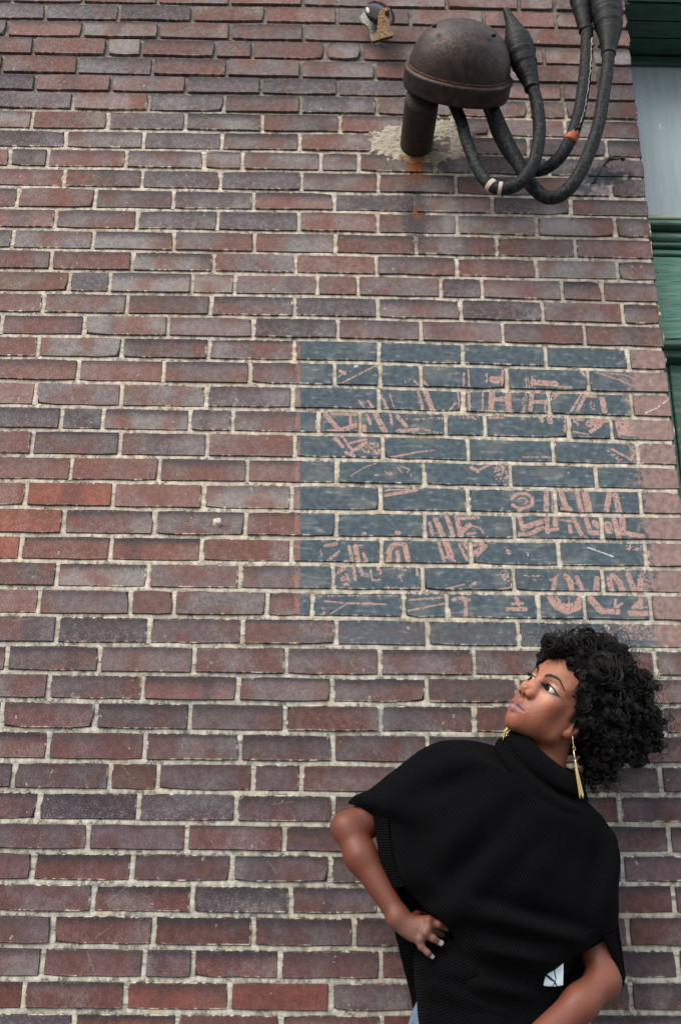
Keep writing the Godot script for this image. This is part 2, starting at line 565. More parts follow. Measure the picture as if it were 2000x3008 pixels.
func sstep(a: float, b: float, x: float) -> float:
	var t := clampf((x - a) / (b - a), 0.0, 1.0)
	return t * t * (3.0 - 2.0 * t)

func mark_strokes(buf: PackedByteArray, list: Array, value: int, grow := 1.0) -> PackedByteArray:
	for i in range(0, list.size(), 5):
		var a := Vector2((list[i] * 0.001 - U0) * PPM, (V1 - list[i + 1] * 0.001) * PPM)
		var b := Vector2((list[i + 2] * 0.001 - U0) * PPM, (V1 - list[i + 3] * 0.001) * PPM)
		var r: float = maxf(list[i + 4] * 0.0005 * PPM * grow, 1.0)
		for y in range(maxi(int(minf(a.y, b.y) - r), 0), mini(int(maxf(a.y, b.y) + r) + 1, TY)):
			for x in range(maxi(int(minf(a.x, b.x) - r), 0), mini(int(maxf(a.x, b.x) + r) + 1, TX)):
				var p := Vector2(x, y)
				if p.distance_to(Geometry2D.get_closest_point_to_segment(p, a, b)) < r:
					buf[y * TX + x] = maxi(buf[y * TX + x], value)
	return buf

func paint_wall():
	# One sheet of colour for the whole face: clay, flashing, bloom, old paint, mortar and its smears.
	var t0 := Time.get_ticks_msec()
	var nf := noise_bytes(1, 0.42, 2)                 # speckle
	var nm := noise_bytes(2, 0.066, 4)                # blotches of a couple of centimetres
	var nl := noise_bytes(3, 0.0123, 4)                # blotches of a brick's length
	var nv := noise_bytes(4, 0.10, 4, 2.6)            # upright streaks
	var nh := noise_bytes(5, 0.09, 4, 0.25)            # brush strokes lying flat
	var ne := noise_bytes(6, 0.17, 4)                  # ragged edges
	var marks := PackedByteArray()
	marks.resize(TX * TY)
	marks = mark_strokes(marks, FLAKES, 90)
	marks = mark_strokes(marks, SCRAPES, 200, 1.05)
	var chalk := PackedByteArray()
	chalk.resize(TX * TY)
	chalk = mark_strokes(chalk, SCRATCHES, 255, 0.8)
	# fine scratches and drips anywhere on the face
	var fine := []
	for i in 70:
		var x := rng.randf_range(-900, 860)
		var y := rng.randf_range(1000, 3600)
		var l := rng.randf_range(8, 55)
		var a := rng.randf_range(-1.4, 1.4)
		fine.append_array([x, y, x + l * cos(a), y + l * sin(a), 1.5])
	chalk = mark_strokes(chalk, fine, 45)
	var spots := []
	for i in 220:
		var x := rng.randf_range(-950, 860)
		var y := rng.randf_range(930, 3650)
		spots.append_array([x, y, x + rng.randf_range(-3, 3), y + rng.randf_range(0, 5), rng.randf_range(2, 5)])
	chalk = mark_strokes(chalk, spots, 120)
	tex_col.resize(TX * TY * 3)
	tex_bump.resize(TX * TY)
	# ---- mortar first, over everything
	for y in TY:
		var v := V1 - y / PPM
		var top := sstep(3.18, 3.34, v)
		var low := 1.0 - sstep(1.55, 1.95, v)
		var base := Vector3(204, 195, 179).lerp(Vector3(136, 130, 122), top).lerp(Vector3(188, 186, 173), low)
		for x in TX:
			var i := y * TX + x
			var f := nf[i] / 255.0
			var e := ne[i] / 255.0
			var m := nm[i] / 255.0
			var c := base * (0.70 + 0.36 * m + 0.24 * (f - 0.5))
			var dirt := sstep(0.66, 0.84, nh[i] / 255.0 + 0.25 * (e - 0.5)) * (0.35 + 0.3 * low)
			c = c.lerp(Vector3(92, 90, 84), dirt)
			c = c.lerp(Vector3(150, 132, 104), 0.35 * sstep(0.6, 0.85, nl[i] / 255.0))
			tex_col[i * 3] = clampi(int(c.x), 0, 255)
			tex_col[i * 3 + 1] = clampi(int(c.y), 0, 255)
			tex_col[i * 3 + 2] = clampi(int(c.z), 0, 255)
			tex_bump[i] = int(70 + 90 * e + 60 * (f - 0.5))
	# ---- hair cracks where the pointing has parted
	for k in beds.size():
		for x in TX:
			var u := U0 + (x + 0.5) / PPM
			var i0 := clampi(int((V1 - bed_y(k, u)) * PPM), 3, TY - 4) * TX + x
			var go := nl[(i0 + 40 * TX) % (TX * TY)] / 255.0
			if go > 0.46:
				var dy := int(roundf((nm[i0] / 255.0 - 0.5) * 9.0 + 1.5))
				var i := clampi(i0 + dy * TX, 0, TX * TY - 1)
				var a := sstep(0.46, 0.62, go) * (0.35 + 0.6 * ne[i] / 255.0)
				for c in 3:
					tex_col[i * 3 + c] = int(lerpf(tex_col[i * 3 + c], [70, 66, 60][c], a))
	# ---- the bricks
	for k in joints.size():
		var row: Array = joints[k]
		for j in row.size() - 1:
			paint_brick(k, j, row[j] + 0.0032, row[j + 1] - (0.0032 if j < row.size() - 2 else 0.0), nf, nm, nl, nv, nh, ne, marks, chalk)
	# ---- what ran down from the pipe and soot by the wire clip
	stain(Vector2(0.236, 3.060), Vector2(0.030, 0.060), Vector3(120, 66, 30), 0.95, ne)
	stain(Vector2(0.240, 3.010), Vector2(0.045, 0.022), Vector3(112, 70, 40), 0.7, ne)
	stain(Vector2(0.235, 2.90), Vector2(0.040, 0.14), Vector3(58, 56, 60), 0.75, ne)
	stain(Vector2(0.240, 2.90), Vector2(0.016, 0.03), Vector3(112, 70, 46), 0.8, ne)
	stain(Vector2(0.60, 2.875), Vector2(0.075, 0.045), Vector3(150, 146, 146), 0.55, nm)
	stain(Vector2(0.33, 2.90), Vector2(0.035, 0.09), Vector3(146, 142, 142), 0.4, nv)
	stain(Vector2(0.755, 3.03), Vector2(0.085, 0.035), Vector3(44, 50, 58), 0.85, nm)
	stain(Vector2(0.70, 2.985), Vector2(0.03, 0.03), Vector3(50, 55, 62), 0.7, nm)
	stain(Vector2(0.10, 2.50), Vector2(0.02, 0.05), Vector3(140, 142, 144), 0.35, nv)
	stain(Vector2(0.14, 1.545), Vector2(0.05, 0.03), Vector3(104, 116, 122), 0.35, nm)
	var im := Image.create_from_data(TX, TY, false, Image.FORMAT_RGB8, tex_col)
	im.generate_mipmaps()
	var bm := Image.create_from_data(TX, TY, false, Image.FORMAT_L8, tex_bump)
	wall_mat = StandardMaterial3D.new()
	wall_mat.albedo_texture = ImageTexture.create_from_image(im)
	wall_mat.roughness = 0.86
	wall_mat.metallic_specular = 0.35
	wall_mat.heightmap_enabled = true
	wall_mat.heightmap_scale = 0.12
	wall_mat.heightmap_texture = ImageTexture.create_from_image(bm)

func stain(at: Vector2, r: Vector2, c: Vector3, amount: float, n: PackedByteArray):
	for y in range(maxi(0, int((V1 - at.y - r.y * 1.5) * PPM)), mini(TY, int((V1 - at.y + r.y * 1.5) * PPM))):
		for x in range(maxi(0, int((at.x - r.x * 1.5 - U0) * PPM)), mini(TX, int((at.x + r.x * 1.5 - U0) * PPM))):
			var i := y * TX + x
			var d := Vector2((x / PPM + U0 - at.x) / r.x, (V1 - y / PPM - at.y) / r.y).length() + 1.1 * (n[i] / 255.0 - 0.5)
			var a := amount * (1.0 - sstep(0.35, 1.1, d))
			if a > 0.0:
				tex_col[i * 3] = int(lerpf(tex_col[i * 3], c.x, a))
				tex_col[i * 3 + 1] = int(lerpf(tex_col[i * 3 + 1], c.y, a))
				tex_col[i * 3 + 2] = int(lerpf(tex_col[i * 3 + 2], c.z, a))

func paint_brick(k: int, j: int, u0: float, u1: float, nf: PackedByteArray, nm: PackedByteArray, nl: PackedByteArray, nv: PackedByteArray, nh: PackedByteArray, ne: PackedByteArray, marks: PackedByteArray, chalk: PackedByteArray):
	var r := RandomNumberGenerator.new()
	r.seed = 1000 + k * 37 + j
	var tone := tone_of(k, j)
	var base: Vector3 = {"r": Vector3(110, 86, 83), "R": Vector3(124, 76, 64), "p": Vector3(102, 92, 92), "g": Vector3(122, 115, 113), "d": Vector3(82, 78, 82), "t": Vector3(118, 96, 84), "k": Vector3(114, 80, 74)}[tone]
	var low := sstep(25.0, 36.0, float(k))  # lower courses darker: their own tone plus light falloff painted in
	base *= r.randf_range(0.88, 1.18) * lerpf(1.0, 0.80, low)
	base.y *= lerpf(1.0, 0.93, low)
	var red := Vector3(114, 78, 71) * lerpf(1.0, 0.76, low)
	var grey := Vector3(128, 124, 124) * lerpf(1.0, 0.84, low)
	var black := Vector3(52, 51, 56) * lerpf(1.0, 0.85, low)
	var flash: float = {"k": 0.95, "d": 0.6, "p": r.randf_range(0.3, 1.0), "g": r.randf_range(0.2, 0.95), "r": r.randf_range(0.0, 0.85), "R": 0.15, "t": 0.3}[tone]
	if r.randf() < 0.22:
		flash = 0.0
	if low > 0.5:
		flash = maxf(flash, r.randf_range(0.2, 0.9))
	var flash_deep := r.randf_range(0.012, 0.028)
	var salt: float = 0.8 if tone == "d" else (0.45 if r.randf() < 0.3 else 0.12)
	var chips := r.randf_range(0.1, 0.9)
	var bloom := r.randf_range(0.1, 0.75) if tone != "R" else 0.15
	if tone == "g":
		bloom = 0.9
	# kiss marks: an upright band or two where the brick touched its neighbours in the kiln
	var band0 := u0 + r.randf() * (u1 - u0)
	var band1 := band0 + r.randf_range(0.02, 0.07)
	var band := r.randf_range(-0.28, 0.34) if r.randf() < 0.6 else 0.0
	var painted := k >= 18 and k <= 29
	var smear := r.randf_range(0.7, 1.3)
	var lean := r.randf_range(-0.5, 0.5)
	var um := (u0 + u1) * 0.5
	for x in range(maxi(0, int((u0 - U0) * PPM)), mini(TX, int((u1 - U0) * PPM) + 1)):
		var u := U0 + (x + 0.5) / PPM
		var vt := bed_y(k, u) - 0.0034
		var vb := bed_y(k + 1, u) + 0.0034
		var du := minf(u - u0, u1 - u)
		var kiss := band * sstep(-0.010, 0.012, u - band0) * (1.0 - sstep(-0.010, 0.012, u - band1))
		for y in range(maxi(0, int((V1 - vt) * PPM)), mini(TY, int((V1 - vb) * PPM) + 1)):
			var v := V1 - (y + 0.5) / PPM
			var i := y * TX + x
			var f := nf[i] / 255.0
			var m := nm[i] / 255.0
			var l := nl[i] / 255.0
			var e := ne[i] / 255.0
			var s := nv[i] / 255.0
			var dt := vt - v - 0.0018
			var db := v - vb - 0.0018
			var d := minf(du - 0.0018, minf(dt, db))
			var c := base
			c = c.lerp(red, 0.8 * sstep(0.28, 0.92, l + 0.22 * (m - 0.5) + lean * (u - um) / (u1 - u0)) * (0.35 if tone == "d" else 0.9))
			c = c.lerp(grey, bloom * sstep(0.30, 0.95, 1.0 - l + 0.45 * (s - 0.5) - lean * (u - um) / (u1 - u0)))
			if kiss > 0.0:
				c = c.lerp(grey * 1.06, kiss * 1.8 * (0.6 + 0.8 * (s - 0.3)))
			elif kiss < 0.0:
				c = c.lerp(black * 1.2, -kiss * 1.3)
			if flash > 0.0:
				c = c.lerp(black, flash * (1.0 - sstep(0.0, flash_deep * (0.2 + 1.9 * s), dt)))
			c *= 0.86 + 0.22 * m + 0.34 * (f - 0.5) + 0.14 * (s - 0.5)
			c = c.lerp(Vector3(164, 146, 142), salt * sstep(0.66, 0.84, f + 0.35 * (m - 0.5)) * (0.5 + 0.5 * sstep(0.02, 0.045, dt)))
			c = c.lerp(Vector3(62, 52, 50), 0.5 * sstep(0.72, 0.9, 1.0 - f + 0.2 * (e - 0.5)))
			# orange chips along the arrises
			var edge := minf(dt, db)
			c = c.lerp(Vector3(164, 112, 96) * lerpf(1.0, 0.85, low), chips * (1.0 - sstep(0.001, 0.007, edge)) * sstep(0.5, 0.75, e + 0.15 * (m - 0.5)))
			if painted:
				var pw := 1.0
				if u + 0.006 * (m - 0.5) < -0.052 + 0.014 * (v - 1.76) / 0.73 * -1.0:
					pw = 0.0
					var stripe := u - (-0.065 - 0.012 * (v - 1.76) / 0.73 * 1.0)
					if stripe > 0.0 and k < 29:
						c = c.lerp(Vector3(152, 110, 102), 0.65 * sstep(0.34, 0.66, e + 0.3 * (m - 0.3)))
				else:
					var right := sstep(0.755, 0.79, u + 0.06 * (m - 0.5))
					pw = 1.0 - 0.85 * right
					if k == 29:
						pw *= 0.75 * sstep(0.25, 0.6, m + 0.2 * nh[i] / 255.0) * sstep(0.02, 0.06, u)
					if k == 29 and u < 0.03:
						pw = 0.15
					var coat := Vector3(70, 82, 90) * (0.78 + 0.34 * m + 0.12 * nh[i] / 255.0 + 0.10 * (f - 0.5))
					coat = coat.lerp(Vector3(124, 134, 138), 0.45 * sstep(0.60, 0.9, nh[i] / 255.0 + 0.35 * (l - 0.5)))
					coat = coat.lerp(Vector3(108, 108, 106), 0.5 * sstep(0.55, 0.8, l))
					var under := Vector3(174, 140, 130) * (0.86 + 0.22 * m)
					var lost := 0.0
					var mk := marks[i]
					if mk >= 200:
						lost = sstep(0.24, 0.38, e)
					elif mk > 0:
						lost = sstep(0.46, 0.56, e + 0.25 * (m - 0.5))
					lost = maxf(lost, 0.9 * sstep(0.74, 0.82, e + 0.35 * (m - 0.5)) * (1.0 - sstep(0.001, 0.009, edge)))
					lost = maxf(lost, 0.8 * sstep(0.86, 0.95, e * 0.7 + f * 0.4))
					lost = maxf(lost, 0.45 * sstep(0.74, 0.88, nh[i] / 255.0 * 0.6 + m * 0.5))
					if right > 0.0:
						c = c.lerp(Vector3(144, 115, 109) * (0.8 + 0.3 * m), 0.75 * right)
						lost = maxf(lost, right * (0.85 if e + 0.3 * m > 0.58 else 0.35))
					var old := c.lerp(under, 0.9)
					c = c.lerp(coat, pw).lerp(old, lost * maxf(pw, 0.8 * (1.0 - pw) * pw + 0.15))
					c = c.lerp(Vector3(150, 160, 166), pw * 0.5 * (1.0 - sstep(0.001, 0.006, db)) * sstep(0.5, 0.7, m))
			if chalk[i] > 0:
				c = c.lerp(Vector3(204, 198, 190), chalk[i] / 255.0 * sstep(0.2, 0.5, e))
			# dirt in the arris and mortar smeared over it
			var er := m * 0.0050 - 0.0012 + 0.0012 * (e - 0.5)
			c = c.lerp(Vector3(74, 64, 60), 0.5 * (1.0 - sstep(0.0, 0.0026, d)))
			var over := (1.0 - sstep(er * 0.6, er * 0.6 + 0.0014, d)) * sstep(0.52, 0.72, (0.5 * m + 0.5 * l) * smear) * sstep(0.0002, 0.0016, er)
			if over > 0.0:
				var g := Vector3(tex_col[i * 3], tex_col[i * 3 + 1], tex_col[i * 3 + 2])
				c = c.lerp(g, over)
			tex_col[i * 3] = clampi(int(c.x), 0, 255)
			tex_col[i * 3 + 1] = clampi(int(c.y), 0, 255)
			tex_col[i * 3 + 2] = clampi(int(c.z), 0, 255)
			tex_bump[i] = clampi(int(120 + 44 * (f - 0.5) * (1.4 if tone == "d" else 0.9) + 40 * (m - 0.5) + 30 * (e - 0.5) + 90 * over - 60 * sstep(0.74, 0.9, 1.0 - f)), 0, 255)

func wall_uv(u: float, v: float) -> Vector2:
	return Vector2((u - U0) * PPM / TX, (V1 - v) * PPM / TY)

func add_brick(st: SurfaceTool, k: int, u0: float, u1: float, depth: float, origin: Vector3, r: RandomNumberGenerator, last: bool, shift := Vector2.ZERO, mirror := 0.0):
	# one brick: an uneven outline, a worn arris and its sides going back into the mortar
	var pts := []
	var w := u1 - u0
	var nx := 5 if w > 0.14 else 4
	var j := 0.0013
	var jit := func() -> float: return r.randf_range(-j, j)
	var chip := []
	for c in 4:
		chip.append(r.randf_range(0.0002, 0.0018) if r.randf() < 0.86 else r.randf_range(0.003, 0.008))
	for i in nx:
		var u := lerpf(u0, u1, float(i) / (nx - 1))
		pts.append(Vector2(u, bed_y(k + 1, u) + 0.0052 + jit.call()))
	pts.append(Vector2(u1 + (r.randf_range(-0.003, 0.004) if last else jit.call()), (bed_y(k, u1) + bed_y(k + 1, u1)) * 0.5))
	for i in nx:
		var u := lerpf(u1, u0, float(i) / (nx - 1))
		pts.append(Vector2(u, bed_y(k, u) - 0.0052 + jit.call()))
	pts.append(Vector2(u0 + jit.call(), (bed_y(k, u0) + bed_y(k + 1, u0)) * 0.5))
	pts[0] += Vector2(chip[0], chip[0] * 0.6)
	pts[nx - 1] += Vector2(-chip[1], chip[1] * 0.6)
	pts[nx + 1] += Vector2(-chip[2], -chip[2] * 0.6)
	pts[2 * nx] += Vector2(chip[3], -chip[3] * 0.6)
	var face := r.randf_range(-0.0018, 0.0018)
	var tilt := r.randf_range(-0.010, 0.010)
	var c := Vector2((u0 + u1) * 0.5, (bed_y(k, (u0 + u1) * 0.5) + bed_y(k + 1, (u0 + u1) * 0.5)) * 0.5)
	var n := pts.size()
	var put := func(p: Vector2, z: float):
		var q: Vector2 = p
		st.set_uv(wall_uv(q.x, q.y))
		q += shift
		if mirror != 0.0:
			q.x = 2.0 * mirror - q.x
		st.add_vertex(Vector3(q.x, q.y, z) - origin)
	var zf := func(p: Vector2) -> float: return face + tilt * (p.x - c.x)
	var ins := []
	for p in pts:
		var d: Vector2 = c - p
		ins.append(p + Vector2(signf(d.x) * minf(absf(d.x), 0.0010), signf(d.y) * minf(absf(d.y), 0.0010)))
	var flip := mirror != 0.0
	for i in n:
		var a := i
		var b := (i + 1) % n
		if flip:
			a = b
			b = i
		put.call(c, zf.call(c)); put.call(ins[b], zf.call(ins[b])); put.call(ins[a], zf.call(ins[a]))
		for t in [[ins[a], 0.0], [ins[b], 0.0], [pts[b], -0.0018], [ins[a], 0.0], [pts[b], -0.0018], [pts[a], -0.0018]]:
			put.call(t[0], zf.call(t[0]) + t[1])
		for t in [[pts[a], -0.0018], [pts[b], -0.0018], [pts[b], -depth], [pts[a], -0.0018], [pts[b], -depth], [pts[a], -depth]]:
			put.call(t[0], (t[1] + zf.call(t[0])) if t[1] > -0.002 else t[1])

func joint_depth(k: int, r: RandomNumberGenerator) -> float:
	# raked out at the top of the wall, pointed nearly flush lower down
	return lerpf(0.0080, 0.0042, sstep(4.0, 9.0, float(k)))

func add_strip(st: SurfaceTool, a: Vector2, b: Vector2, across: Vector2, half: float, depth: float, r: RandomNumberGenerator, shift := Vector2.ZERO, mirror := 0.0, rowk := -1):
	# a strip of mortar: three points across, its middle proud of its edges and lumpy
	var n := maxi(2, int(a.distance_to(b) / 0.012))
	var prev := []
	var wob := 0.0
	for i in n + 1:
		var p := a.lerp(b, float(i) / n)
		if rowk >= 0:
			p.y = bed_y(rowk, p.x)
		var cur := []
		wob = wob * 0.7 + r.randf_range(-0.0006, 0.0006)
		for s in [-1.0, -0.45, 0.4, 1.0]:
			var q: Vector2 = p + across * half * s
			var z := -depth - (0.0016 if absf(s) > 0.9 else 0.0) + wob + (r.randf_range(-0.0005, 0.0005) if absf(s) < 0.9 else 0.0)
			cur.append([q, z, p + across * half * s * 0.36])
		if i > 0:
			for s in 3:
				var q := [prev[s], cur[s], cur[s + 1], prev[s + 1]]
				for t in ([0, 2, 1, 0, 3, 2] if (across.y > 0.0) != (mirror != 0.0) else [0, 1, 2, 0, 2, 3]):
					var w: Vector2 = q[t][0]
					st.set_uv(wall_uv(q[t][2].x, q[t][2].y))
					w += shift
					if mirror != 0.0:
						w.x = 2.0 * mirror - w.x
					st.add_vertex(Vector3(w.x, w.y, q[t][1]))
		prev = cur

func build_wall():
	var wall := thing("brick_wall", "old purple brown brick wall with pale mortar and a scraped dark painted sign", "wall")
	var r := RandomNumberGenerator.new()
	r.seed = 7
	# rank the bricks by how large they show; the 300 largest are parts of their own
	var order := []
	for k in joints.size():
		var row: Array = joints[k]
		for j in row.size() - 1:
			var left := -0.966 + (3.62 - bed_y(k, 0.0)) * 0.12
			var seen := clampf((row[j + 1] - left) / (row[j + 1] - row[j]), 0.0, 1.0)
			var right := 1.04 - (3.67 - bed_y(k, 0.8)) * 0.109
			seen = minf(seen, clampf((right - row[j]) / (row[j + 1] - row[j]), 0.0, 1.0))
			if k == 0:
				seen *= 0.5
			var mid := Vector2((row[j] + row[j + 1]) * 0.5, bed_y(k, 0.3))
			if mid.y < 1.55 and mid.x > 0.24 and mid.x < 0.52:
				seen = 0.0
			order.append([seen * (row[j + 1] - row[j]) / mid.y, k, j])
	order.sort_custom(func(a, b): return a[0] > b[0] if a[0] != b[0] else a[1] * 100 + a[2] < b[1] * 100 + b[2])
	var rest := start()
	for i in order.size():
		var k: int = order[i][1]
		var j: int = order[i][2]
		var row: Array = joints[k]
		var last: bool = j == row.size() - 2
		var u0: float = row[j] + 0.0049
		var u1: float = row[j + 1] - (0.0 if last else 0.0049)
		r.seed = 500 + k * 31 + j
		if i < 300:
			var st := start()
			var o := Vector3((u0 + u1) * 0.5, bed_y(k, (u0 + u1) * 0.5) - 0.032, 0)
			add_brick(st, k, u0, u1, 0.19 if last else 0.03, o, r, last)
			part("brick", finish(st), wall_mat, wall, o)
		else:
			add_brick(rest, k, u0, u1, 0.19 if last else 0.03, Vector3.ZERO, r, last)
	# the courses go on to the left, up and down beyond the picture
	for k in joints.size():
		var row: Array = joints[k]
		for j in 4:
			r.seed = 900 + k * 31 + j
			add_brick(rest, k, row[j] + 0.0049, row[j + 1] - 0.0049, 0.03, Vector3.ZERO, r, false, Vector2.ZERO, row[0])
	var upper := bed_y(0, 0.0)
	for step_up in 14:
		var k := 14 - step_up % 12
		var s := Vector2(0, upper - bed_y(k + 1, 0.0))
		var row: Array = joints[k]
		for j in row.size() - 1:
			var last: bool = j == row.size() - 2
			r.seed = 2900 + step_up * 31 + j
			add_brick(rest, k, row[j] + 0.0049, row[j + 1] - (0.0 if last else 0.0049), 0.19 if last else 0.03, Vector3.ZERO, r, last, s)
		for j in 4:
			add_brick(rest, k, row[j] + 0.0049, row[j + 1] - 0.0049, 0.03, Vector3.ZERO, r, false, s, row[0])
		upper += bed_y(k, 0.0) - bed_y(k + 1, 0.0)
	var bottom := bed_y(43, 0.0)
	var base_k := 29
	var step := 0
	while bottom > 0.0 and step < 15:
		var k := base_k + (step % 14)
		if k > 42:
			break
		var s := Vector2(0, bottom - bed_y(k, 0.0))
		var row: Array = joints[k]
		for j in row.size() - 1:
			var last: bool = j == row.size() - 2
			r.seed = 1900 + step * 31 + j
			add_brick(rest, k, row[j] + 0.0049, row[j + 1] - (0.0 if last else 0.0049), 0.19 if last else 0.03, Vector3.ZERO, r, last, s)
		for j in 4:
			add_brick(rest, k, row[j] + 0.0049, row[j + 1] - 0.0049, 0.03, Vector3.ZERO, r, false, s, row[0])
		bottom -= bed_y(k, 0.0) - bed_y(k + 1, 0.0)
		step += 1
	var rp := part("brick", finish(rest), wall_mat, wall)
	rp.set_meta("kind", "stuff")
	# mortar
	var mo := start(true)
	var mirror_at := -1.04
	for k in joints.size() + 1:
		var d := joint_depth(k, r)
		add_strip(mo, Vector2(mirror_at, 0), Vector2(EDGE - 0.006, 0), Vector2(0, 1), 0.0080, d, r, Vector2.ZERO, 0.0, k)
		add_strip(mo, Vector2(mirror_at, 0), Vector2(mirror_at + 0.9, 0), Vector2(0, 1), 0.0080, d, r, Vector2.ZERO, mirror_at, k)
		if k < joints.size():
			var row: Array = joints[k]
			for j in row.size() - 1:
				var x: float = row[j]
				add_strip(mo, Vector2(x, bed_y(k + 1, x) + 0.004), Vector2(x, bed_y(k, x) - 0.004), Vector2(1, 0), 0.0080, d, r)
				if j < 5:
					add_strip(mo, Vector2(x, bed_y(k + 1, x) + 0.004), Vector2(x, bed_y(k, x) - 0.004), Vector2(1, 0), 0.0080, d, r, Vector2.ZERO, row[0])
	var mp := part("mortar", finish(mo), wall_mat, wall)
	mp.set_meta("kind", "stuff")
	# what lies behind the joints
	var core := worn(21, lin(120, 116, 106), lin(165, 158, 146), 0.95, 6.0)
	part("wall_core", box_mesh(Vector3(-2.05, 0.0, -0.19), Vector3(EDGE - 0.009, upper + 0.004, -0.0125), 0.0), core, wall)
	part("coping", box_mesh(Vector3(-2.06, upper + 0.005, -0.22), Vector3(EDGE + 0.03, upper + 0.085, 0.035), 0.006), worn(22, lin(120, 116, 108), lin(158, 152, 142), 0.9, 5.0, 0.6), wall)
	# daubs of plaster stuck to the face
	for q in [[Vector3(-0.2533, 2.0030, 0.0000), 0.013], [Vector3(0.0768, 2.4278, 0.0000), 0.007], [Vector3(-0.0155, 3.5646, 0.0000), 0.003]]:
		var lump := start(true)
		var ring := []
		for i in 6:
			var line := []
			for k in 10:
				var rr: float = q[1] * sin(PI * 0.5 * i / 5.0) * r.randf_range(0.75, 1.2)
				line.append(Vector3(cos(TAU * k / 10) * rr, sin(TAU * k / 10) * rr * 0.9, q[1] * 0.7 * cos(PI * 0.5 * i / 5.0) - 0.001))
			ring.append(line)
		for i in 5:
			for k in 10:
				quad(lump, ring[i][k], ring[i][(k + 1) % 10], ring[i + 1][(k + 1) % 10], ring[i + 1][k])
		part("plaster_daub", finish(lump), worn(23, lin(150, 140, 130), lin(206, 200, 190), 0.95, 30.0, 0.5), wall, q[0])
	# cement thrown round the pipe
	var cem := start(true)
	var n := 60
	var cn := FastNoiseLite.new()
	cn.seed = 5
	cn.frequency = 18.0
	var grid := []
	for iy in n + 1:
		var line := []
		for ix in n + 1:
			var p := Vector2(lerpf(0.07, 0.435, float(ix) / n), lerpf(3.02, 3.245, float(iy) / n))
			var dd: float = cement(p)
			dd += 0.026 * cn.get_noise_2d(p.x * 2.0, p.y * 2.0) + 0.016 * cn.get_noise_2d(p.x * 6.0, p.y * 6.0)
			var z := -0.011 + 0.013 * sstep(0.0, 0.020, dd) + 0.002 * cn.get_noise_2d(p.x * 9.0 + 5.0, p.y * 9.0) * sstep(0.0, 0.02, dd)
			line.append(Vector3(p.x, p.y, z if dd > -0.004 else -0.012))
		grid.append(line)
	for iy in n:
		for ix in n:
			if maxf(maxf(grid[iy][ix].z, grid[iy + 1][ix].z), maxf(grid[iy][ix + 1].z, grid[iy + 1][ix + 1].z)) > -0.0115:
				quad(cem, grid[iy][ix], grid[iy + 1][ix], grid[iy + 1][ix + 1], grid[iy][ix + 1])
	part("cement_patch", finish(cem), cement_mat(), wall)

func cement(p: Vector2) -> float:
	# how far inside the patch a point lies: a round daub about the pipe with a tail to the right
	var a := 0.120 - Vector2((p.x - 0.245) * 0.78, (p.y - 3.130) * 1.5).length()
	var b := 0.090 - Vector2((p.x - 0.330) * 1.05, (p.y - 3.145) * 1.0).length()
	return maxf(a, b)

func cement_mat() -> StandardMaterial3D:
	var n := FastNoiseLite.new()
	n.seed = 12
	n.frequency = 0.05
	n.fractal_octaves = 5
	var im := Image.create(256, 256, false, Image.FORMAT_RGB8)
	for y in 256:
		for x in 256:
			var e := n.get_noise_2d(x, y) * 0.5 + 0.5
			var c := lin(140, 133, 120).lerp(lin(184, 175, 158), e)
			# rust below the pipe, in the patch's own x and y
			var p := Vector2(lerpf(0.09, 0.415, x / 255.0), lerpf(3.235, 3.03, y / 255.0))
			var d := Vector2((p.x - 0.236) / 0.042, (p.y - 3.062) / 0.040).length() + 1.3 * (e - 0.5)
			c = c.lerp(lin(124, 74, 38), 0.95 * (1.0 - sstep(0.5, 1.15, d)))
			im.set_pixel(x, y, c)
	var m := StandardMaterial3D.new()
	m.albedo_texture = ImageTexture.create_from_image(im)
	m.roughness = 0.95
	m.uv1_triplanar = true
	m.uv1_scale = Vector3(1.0 / 0.325, 1.0 / 0.205, 1.0)
	m.uv1_offset = Vector3(-0.09 / 0.325, -3.235 / 0.205, 0.0)
	m.normal_enabled = true
	m.normal_texture = noise_tex(31, 0.05, Color.BLACK, Color.WHITE, 4, 256, true, 3.0)
	return m

